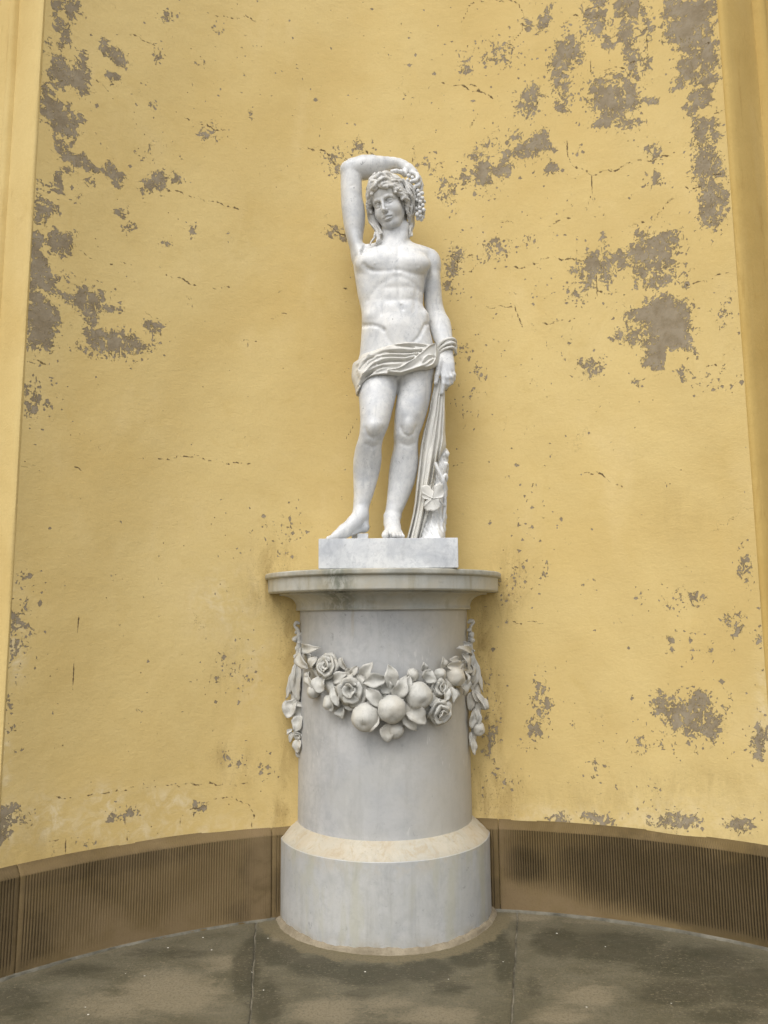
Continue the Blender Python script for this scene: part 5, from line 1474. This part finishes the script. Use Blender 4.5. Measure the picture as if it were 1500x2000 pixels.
# front rolls from the parting to both temples
for s in (-1, 1):
    for j in range(6):
        f = j / 5
        lock([(s * .002, .092 - .040 * f, .092 + .056 * f), (s * .028, .096 - .042 * f, .088 + .048 * f), (s * .060, .080 - .040 * f, .070 + .044 * f), (s * .086, .052 - .036 * f, .042 + .032 * f), (s * .100, .022 - .03 * f, .006 + .018 * f)],
             .0150, .0110, .0085, 2.3 + .3 * j, j * 1.7 + s)
    for j in range(8):
        f = j / 7
        lock([(s * .092, .046 - .085 * f, .040 + .012 * f), (s * .106, .030 - .10 * f, .008), (s * .105, .018 - .095 * f, -.030), (s * .095, .004 - .08 * f, -.075), (s * (.080 - .01 * f), -.008 - .07 * f, -.112 - .012 * rl.random())],
             .0135, .0095, .0095, 2.2 + .25 * j, j * 2.1 + s * 1.3)
for j in range(9):        # crown locks
    a = -1.25 + 2.5 * j / 8
    lock([(.02 * math.sin(a), .02, .158), (.055 * math.sin(a), .0, .155), (.095 * math.sin(a), -.045, .13 - .03 * abs(a)), (.105 * math.sin(a), -.085 + .05 * abs(a) * .3, .07 - .02 * abs(a))], .0125, .0105, .008, 2, j * 1.3)
# thick waves rolling back from the brow
for s in (-1, 1):
    for j, (w0, w1, v0, am, ph) in enumerate(((.088,.030,.100,.010,0.3),(.108,.052,.094,.011,2.2),(.128,.078,.078,.010,4.0),(.144,.104,.056,.009,0.9))):
        lock([(s * .004, v0, w0 + .010), (s * .030, v0 - .004, w0 + .004), (s * .062, v0 - .026, (w0 + w1) / 2), (s * .090, v0 - .056, w1), (s * .104, v0 - .082, w1 - .034)], .0175, .0120, am, 2.1, ph + s * 0.8, n=22)
    for c, r, t0 in (((.046,.096,.070), .013, 1.0), ((.080,.068,.036), .013, 0.4), ((.020,.104,.088), .014, 1.6), ((.098,.040,-.004), .012, 0.2)):
        for b_ in (-1, 1):
            q = []
            for t in np.linspace(0, 4.4, 11):
                f = t / 4.4; rr_ = r * (1.0 - 0.62 * f) + 0.0040 * b_ * (1 - .6 * f)
                q.append((s * (c[0] + rr_ * math.cos(t0 + t)), c[1] + .010 * f, c[2] + rr_ * math.sin(t0 + t)))
            for a, b in zip(q, q[1:]): H.cone(HP(*a), HP(*b), .0050, .0044, 0.0025)
# long tresses: behind the raised arm onto the shoulder, and down the other side of the neck
def wl(pts, r0, r1, amp, waves, ph, n=18):
    P = [W(x, y, d) for x, y, d in pts]
    inv = [HM.T @ (p - HC) for p in P]
    lock(inv, r0, r1, amp, waves, ph, 0.004, n)
for k_ in range(3):
    wl([(722 + 3 * k_,385,3.93),(719 + 3 * k_,408,3.935 - .01 * k_),(724 + 4 * k_,430,3.93 - .01 * k_),(731 + 5 * k_,446,3.91 - .01 * k_),(738 + 4 * k_,458,3.885 - .008 * k_)], .013, .009, .007, 1.8, k_ * 2)
wl([(734,454,3.86),(732,462,3.848),(727,472,3.842),(723,479,3.842)], .0085, .004, .004, 1, 0, 10)
wl([(737,456,3.858),(738,466,3.845),(736,474,3.842),(731,478,3.842)], .008, .004, .004, 1, 2, 10)
wl([(740,457,3.862),(741,467,3.85),(740,474,3.848)], .0075, .004, .003, 1, 4, 10)
for k_ in range(3):
    wl([(800 + 3 * k_,392,3.90 + .015 * k_),(801 + 3 * k_,412,3.90 + .015 * k_),(802 + 2 * k_,430,3.905 + .01 * k_),(802 + 1.5 * k_,447,3.905 + .01 * k_),(799 + 2 * k_,462,3.905)], .0115, .007, .008, 2.1, k_ * 2.3)
for k_ in range(4):
    wl([(786 + 5 * k_,352 + 3 * k_,3.84 + .02 * k_),(797 + 4 * k_,366 + 2 * k_,3.83 + .022 * k_),(804 + 3 * k_,385,3.84 + .022 * k_),(806 + 3 * k_,403,3.86 + .02 * k_),(803 + 3 * k_,420,3.88 + .012 * k_)], .0105, .0075, .0065, 2.0, k_ * 1.9)
V, Fc = H.mesh(1)
tag(mesh_obj('hair', V, Fc, M_HAIR, statue), 'long wavy carved hair parted over the brow')

# grapes hanging from the raised hand
gr = None
gs = [(816,373.5,3.872),(818,382,3.862),(824.5,378,3.89),(825,387.5,3.875),(821,394.5,3.865),(826,401,3.868),(820,406,3.86),(827.3,410.5,3.872),(820.3,414.5,3.865),(815.5,391,3.88),(808.5,368,3.88),(814.7,419.5,3.872),(821,422,3.876),(827,417,3.89),
      (822,388,3.90),(818,399,3.90),(813,408,3.89),(828,394,3.90),(823,428,3.89),(816,427,3.885),(811,414,3.90),(798.5,343.5,3.868),(805.6,347.6,3.872),(796,352,3.87),(826,424,3.895),(812,380,3.90)]
stem = [W(812,362,3.90), W(817,376,3.895), W(820,392,3.895), W(820,410,3.892), W(819,425,3.89)]
bunch = mesh_obj('grape_bunch', *tube_mesh(stem, [.006, .012, .015, .014, .006], 8, 3), M_STAT, statue)
gme = None
for x, y, d in gs:
    p = W(x, y, d)
    if gme is None:
        bm = bmesh.new(); bmesh.ops.create_icosphere(bm, subdivisions=3, radius=PXR(4.0, 390, 3.87))
        gme = bpy.data.meshes.new('grape'); bm.to_mesh(gme); bm.free()
        gme.materials.append(M_STAT); gme.polygons.foreach_set('use_smooth', np.full(len(gme.polygons), True))
    o = bpy.data.objects.new('grape', gme); COL.objects.link(o); o.parent = bunch
    o.location = Vector(p) - wloc(bunch)
    s = rl.uniform(.9, 1.1); o.scale = (s, s, s * rl.uniform(1, 1.15))

# ------------------------------------------------ loincloth: a hip-hugging shell with carved folds
C = Field((-0.26, 3.73, 2.50), (0.32, 4.10, 3.02), 0.0033)
C.loft(LEG_R[:6], 0.05, 2.1, 9); C.loft(LEG_L[:6], 0.05, 2.1, 9); C.loft(TORSO[9:], 0.05, 2.35, 9, 0.06)
base_d = C.D.copy()
X, Y, Z = C.ax[0][:, None, None], C.ax[1][None, :, None], C.ax[2][None, None, :]
c1 = CR(6.818, 700, 640)
def xz(pts, f=c1, y=3.82):
    return np.array([W(*f(*p), y)[[0, 2]] for p in pts])
XX, ZZ2 = np.meshgrid(C.ax[0], C.ax[2], indexing='ij')
def curve_z(pts):        # z of a drawn line as a function of x
    q = xz(pts); o = np.argsort(q[:, 0])
    f = np.interp(C.ax[0], q[o, 0], q[o, 1])
    ker = np.hanning(13); ker /= ker.sum()
    return np.convolve(np.pad(f, 6, 'edge'), ker, 'valid')
top = curve_z([(-60,400),(0,400),(40,335),(120,325),(250,300),(330,275),(420,250),(520,228),(650,208),(800,212),(920,222),(1000,196),(1060,205)])
bot = curve_z([(-60,880),(0,850),(20,800),(60,730),(130,680),(200,655),(350,640),(500,638),(560,640),(650,615),(740,590),(820,568),(900,562),(960,545),(1020,500),(1060,470)])
def poly_disp(pts, w, amp):
    d = seg_dist(XX, ZZ2, xz(pts))
    return amp * np.exp(-(d / w) ** 2)
disp = np.zeros_like(XX)
for p, w, a in [([(-5,470),(60,400),(250,335),(400,275),(600,232),(800,225),(930,232)], .0085, .010),([(10,600),(90,450),(180,395),(330,335),(420,315),(560,305),(700,318),(850,300)], .0085, .012),
                ([(20,640),(130,480),(250,410),(420,378),(600,385),(720,372),(800,352)], .0075, .012),([(40,680),(180,510),(300,450),(420,425),(600,432),(740,400)], .0075, .012),
                ([(70,640),(200,560),(300,520),(450,512),(560,505)], .007, .010),([(0,760),(50,640),(130,560),(230,490)], .006, .009),([(5,840),(60,735),(180,665),(350,636),(500,632)], .006, .008),([(-10,560),(40,470),(140,380)], .006, .008),
                ([(240,600),(330,560),(395,545)], .006, .008)]:
    disp += poly_disp(p, w * 1.18, a * 1.0)
for p, w, a in [([(410,346),(600,352),(760,342),(830,330)], .0055, -.013),([(270,505),(330,485),(430,462),(560,462),(650,452),(730,432)], .0055, -.013),([(320,408),(480,405),(620,412),(780,376)], .005, -.010),([(110,665),(200,600),(300,558),(400,540)], .005, -.010),
                ([(430,262),(560,262),(680,272),(740,282)], .0045, -.008),([(780,255),(830,262),(890,250)], .004, -.006),([(30,770),(100,680),(180,622)], .005, -.009),([(20,560),(110,450),(200,415)], .005, -.008),([(180,340),(240,330)], .004, -.006),([(600,330),(700,345)], .004, -.004)]:
    disp += poly_disp(p, w, a)
flap = xz([(385,590),(520,568),(600,530),(680,480),(760,425),(820,370),(880,310),(930,260),(980,225),(1020,205),(1045,240),(1046,330),(1035,430),(1000,500),(950,540),(900,555),(800,565),(650,612),(540,637),(400,632)])
fin = inside(XX, ZZ2, flap); fd = seg_dist(XX, ZZ2, flap, True) * np.where(fin, -1, 1)
fl = np.clip(0.5 - fd / 0.006, 0, 1)
disp = disp * (1 - 0.9 * fl) + fl * 0.017
for p, w, a in [([(400,595),(520,570),(600,532),(680,482),(820,372),(930,262),(1015,212)], .0055, .009),([(1030,225),(1046,330),(1035,430),(1000,500),(900,556)], .005, .009),([(420,620),(540,628),(650,600),(800,555),(900,510),(990,420)], .006, .007),
                ([(850,490),(870,440),(920,390),(975,378)], .004, .005),([(560,610),(700,560),(820,470)], .012, -.006),([(860,500),(940,440),(1010,400)], .005, -.006)]:
    disp += poly_disp(p, w, a)
front = np.clip((3.99 - Y) / 0.05, 0, 1)
sh = base_d - 0.013 - disp[:, None, :].astype(np.float32) * front
# behind, the cloth is plain with a few soft swags
back = np.clip((Y - 3.97) / 0.05, 0, 1)
sh = sh - 0.004 * np.sin(Z * 160 + X * 40) * back
sh = smax(sh, -(base_d + 0.006), 0.003)
band = np.maximum(Z - top[:, None, None], bot[:, None, None] - Z).astype(np.float32)
C.D = smax(sh.astype(np.float32), band, 0.012)
V, Fc = C.mesh(1)
tag(mesh_obj('loincloth', V, Fc, M_DRAP, statue), 'carved cloth in deep folds round the hips with a flap at the left hip')

# cloth wound round the wrist
for pts, r in (([(855,680),(862,669),(874,662.5),(885,662),(890,668)], .0085), ([(857,686),(864,677),(875,671),(886,670),(891,677)], .0085), ([(858,694),(865,684),(876,679),(886,679),(890.5,690)], .0075), ([(884,663),(890,674),(890,690)], .006)):
    P = [W(x, y, d) for (x, y), d in zip(pts, (3.915, 3.887, 3.876, 3.885, 3.915))] if len(pts) == 5 else [W(x, y, 3.905) for x, y in pts]
    if len(pts) == 5:
        e, s0 = P[-1], P[0]
        P = [s0 + np.array([.004, .035, .004])] + P + [e + np.array([-.006, .035, .002]), (e + s0) / 2 + np.array([0, .062, .006]), s0 + np.array([.004, .035, .004])]
    mesh_obj('wrist_wrap', *tube_mesh(P, [r] * len(P), 12, 5), M_DRAP, statue)
# a loop from the hip flap to the wrist
# ------------------------------------------------ hanging cloth and the tree stump behind it
K = Field((0.10, 3.70, 1.85), (0.40, 4.10, 2.82), 0.0032)
rows = [(742,850,871,.022,3.90),(765,845.5,867.5,.032,3.905),(785,841,868.3,.04,3.915),(806,837.5,869.5,.046,3.925),(845,827,869.5,.052,3.935),(872,821.8,871.8,.055,3.94),(882,821,868,.055,3.94),(895,819.5,859,.055,3.94),(906,818.5,852,.055,3.94),(925,816.5,848.5,.056,3.94),(945,814,846,.056,3.938),(965,812,844,.057,3.935),(985,810,841,.058,3.93),(1006,806.5,836,.060,3.925),(1030,801,829,.064,3.915),(1056,794,822,.070,3.905)]
sl, d = K.loft_d(rows, 0.04, 2.4, 9, 0.006)
R = []
for py, xl, xr, rd, yc in rows:
    a = W(xl, py, yc); b = W(xr, py, yc); R.append(((a[2] + b[2]) / 2, a[0], b[0]))
R = np.array(sorted(R))
_, X, Y, Z = K.box((K.lo + np.array([sl[0].start, sl[1].start, sl[2].start]) * K.h), (K.lo + np.array([sl[0].stop - 1, sl[1].stop - 1, sl[2].stop - 1]) * K.h))
z1 = K.ax[2][sl[2]]
X = K.ax[0][sl[0]][:, None, None]; Y = K.ax[1][sl[1]][None, :, None]; Z = z1[None, None, :]
xl = np.interp(z1, R[:, 0], R[:, 1])[None, None, :]; xr = np.interp(z1, R[:, 0], R[:, 2])[None, None, :]
_f = [W(q_, y_, 3.93) for y_, q_ in ((742, 871), (785, 868.3), (860, 866), (945, 850), (1056, 824))][::-1]
xs = np.interp(z1, [q_[2] for q_ in _f], [q_[0] for q_ in _f])[None, None, :]
s = (X - xl) / (xs - xl)
hgt = (Z - SLAB_Z) / 0.85
fold = 0.0
for c0, w, a, dr, h0 in [(.05,.05,.012,.0,0),(.30,.10,.012,-.03,0),(.44,.035,.012,.02,.35),(.56,.06,.018,-.02,0),(.74,.05,.010,.02,.5),(.80,.05,.010,-.03,.3),(.94,.045,.012,.0,.2)]:
    fold = fold + a * np.exp(-((s - c0 - dr * np.sin(hgt * 5)) / w) ** 2) * np.clip((hgt - h0 + .1) / .1, 0, 1)
for c0, w, a, dr, h0, h1 in [(.15,.050,.013,.02,-1,.93),(.445,.04,.010,-.03,.5,2),(.67,.048,.014,.03,-1,2),(.87,.042,.010,0,.45,.9)]:
    fold = fold - a * np.exp(-((s - c0 - dr * np.sin(hgt * 4 + 1)) / w) ** 2) * np.clip((hgt - h0) / .08, 0, 1) * np.clip((h1 - hgt) / .08, 0, 1)
fw = np.clip((3.97 - Y) / 0.04, 0, 1) * np.clip(0.45 + hgt * 0 + (1 - hgt) * 0.8, 0.4, 1.0)
K.add(sl, (d - fold * fw).astype(np.float32))
K.floor(SLAB_Z - 0.003)
V, Fc = K.mesh(1)
tag(mesh_obj('hanging_cloth', V, Fc, M_DRAP, statue), 'long carved cloth falling in upright folds from the hand to the slab')

T = Field((0.12, 3.72, 1.85), (0.42, 4.12, 2.50), 0.0033)
T.chain([W(842,1060,3.93), W(850,1010,3.945), W(853,960,3.955), W(858,915,3.96), W(866,884,3.955)], [.068, .054, .050, .043, .028], 0.02)
T.cone(W(834,1060,3.85), W(846,1030,3.92), .034, .040, 0.03)
T.cone(W(853,1060,3.84), W(850,1030,3.92), .034, .040, 0.03)
T.cone(W(862,893,3.95), W(872,887,3.93), .020, .017, 0.008)
T.cone(W(862,925,3.95), W(871,908,3.925), .020, .014, 0.008)
T.cone(W(862,950,3.95), W(871,932,3.93), .016, .012, 0.008)
X, Y, Z = T.ax[0][:, None, None], T.ax[1][None, :, None], T.ax[2][None, None, :]
an = np.arctan2(X - 0.285, 3.95 - Y)
T.D -= (0.0024 * np.sin(an * 17 + 3 * np.sin(Z * 14) + Z * 30) + 0.0016 * np.sin(Z * 150 + X * 320)).astype(np.float32) * np.clip((2.36 - Z) / .05, 0, 1)
T.floor(SLAB_Z - 0.003)
V, Fc = T.mesh(1)
stump = tag(mesh_obj('tree_stump', V, Fc, M_STAT, statue), 'carved tree stump with cut branch stubs')
c2 = CR(9.093, 760, 840)
mesh_obj('vine_stem', *tube_mesh([W(*c2(*p), y) for p, y in (((820,580),3.868),((870,700),3.862),((940,840),3.86),((965,920),3.862),((985,1050),3.872),((990,1250),3.878),((990,1400),3.88),((975,1560),3.888),((945,1660),3.90))], [.008, .009, .010, .012, .0095, .010, .009, .008, .005], 10, 5), M_STAT, stump)
mesh_obj('vine_stem', *tube_mesh([W(*c2(*p), y) for p, y in (((985,1350),3.874),((930,1290),3.852),((865,1230),3.838))], [.007, .006, .005], 10, 5), M_STAT, stump)
mesh_obj('vine_stem', *tube_mesh([W(*c2(*p), y) for p, y in (((960,880),3.862),((1000,790),3.866),((1020,840),3.872),((1015,910),3.878))], [.009, .008, .009, .005], 10, 5), M_STAT, stump)
# vine leaf: lobed, toothed, curled
def vine_leaf():
    ctr = np.array(c2(770, 1215))
    out_px = [(895,1218),(960,1190),(990,1130),(960,1040),(960,960),(900,925),(850,960),(800,985),(805,1060),(792,1078),(755,1055),(720,985),(640,970),(560,1000),(565,1080),(600,1130),(580,1180),(610,1220),(660,1225),(695,1236),(680,1262),(640,1260),(625,1320),(630,1400),(680,1440),(735,1425),(790,1440),(850,1420),(900,1380),(915,1310),(892,1262)]
    n0 = len(out_px)
    pts = []
    for i in range(n0):
        a, b = np.array(out_px[i], float), np.array(out_px[(i + 1) % n0], float)
        for q in np.linspace(0, 1, 4, endpoint=False):
            p = a + (b - a) * q
            d = p - np.array((770, 1215)); L = np.linalg.norm(d)
            tooth = 7 * math.sin((i + q) * math.pi * 2 * 1.5)
            pts.append(p + d / L * tooth)
    n = len(pts); nr = 9
    top = []
    for j in range(nr):
        f = (j + 0.02) / (nr - 1 + 0.02)
        for i, p in enumerate(pts):
            q = np.array((770, 1215)) + (p - np.array((770, 1215))) * f
            ang = math.atan2(q[1] - 1215, q[0] - 770)
            L = np.linalg.norm(q - np.array((770, 1215)))
            y = 3.826 + 0.012 * (L / 230) - 0.011 * (L / 230) ** 2 * (0.5 + 0.5 * math.sin(ang * 5 + 0.6)) - 0.004 * math.exp(-((math.sin(ang * 2.5 + 0.3)) / 0.15) ** 2)
            y += 0.02 * max(0, (q[1] - 1215) / 230) * -0.2
            top.append(W(*c2(*q), y))
    top = np.array(top)
    bot = top + np.array([0, 0.008, 0])
    F = [tuple(f) for f in grid_faces(n, nr, True)]
    G = [tuple(len(top) + k for k in reversed(f)) for f in F]
    r0 = (nr - 1) * n
    S_ = [(r0 + i, r0 + (i + 1) % n, len(top) + r0 + (i + 1) % n, len(top) + r0 + i) for i in range(n)]
    capf = [tuple(range(n - 1, -1, -1))]
    return np.concatenate([top, bot]), F + G + S_ + capf
mesh_obj('vine_leaf', *vine_leaf(), M_DRAP, stump)

# small block under the raised heel, and the square slab
def bevel_box(name, lo, hi, mat, parent, bev=0.004):
    bm = bmesh.new()
    bmesh.ops.create_cube(bm, size=1)
    lo, hi = np.array(lo), np.array(hi)
    for v in bm.verts:
        v.co = Vector(lo + (np.array(v.co) + 0.5) * (hi - lo))
    bmesh.ops.bevel(bm, geom=list(bm.edges), offset=bev, segments=3, profile=0.6, affect='EDGES')
    V = [tuple(v.co) for v in bm.verts]; bm.verts.index_update()
    F = [tuple(v.index for v in f.verts) for f in bm.faces]
    bm.free()
    o = mesh_obj(name, V, F, mat, parent, smooth=True)
    sharp(o, 30)
    return o
a = W(697.5, 1045, 3.885); b = W(719, 1045, 3.885)
bevel_box('heel_block', (a[0], 3.885, SLAB_Z - .003), (b[0], 3.935, SLAB_Z + .048), M_STAT, statue, 0.003)
a = W(687, 1045, 3.93); b = W(699, 1045, 3.93)
bevel_box('heel_block', (a[0], 3.92, SLAB_Z - .003), (b[0], 3.96, SLAB_Z + .046), M_STAT, statue, 0.003)
l_, r_ = W(622, 1080, 3.66), W(895, 1080, 3.66)
bevel_box('slab', (l_[0], 3.66, 1.718), (r_[0], 4.18, SLAB_Z), M_SLAB, statue, 0.004)
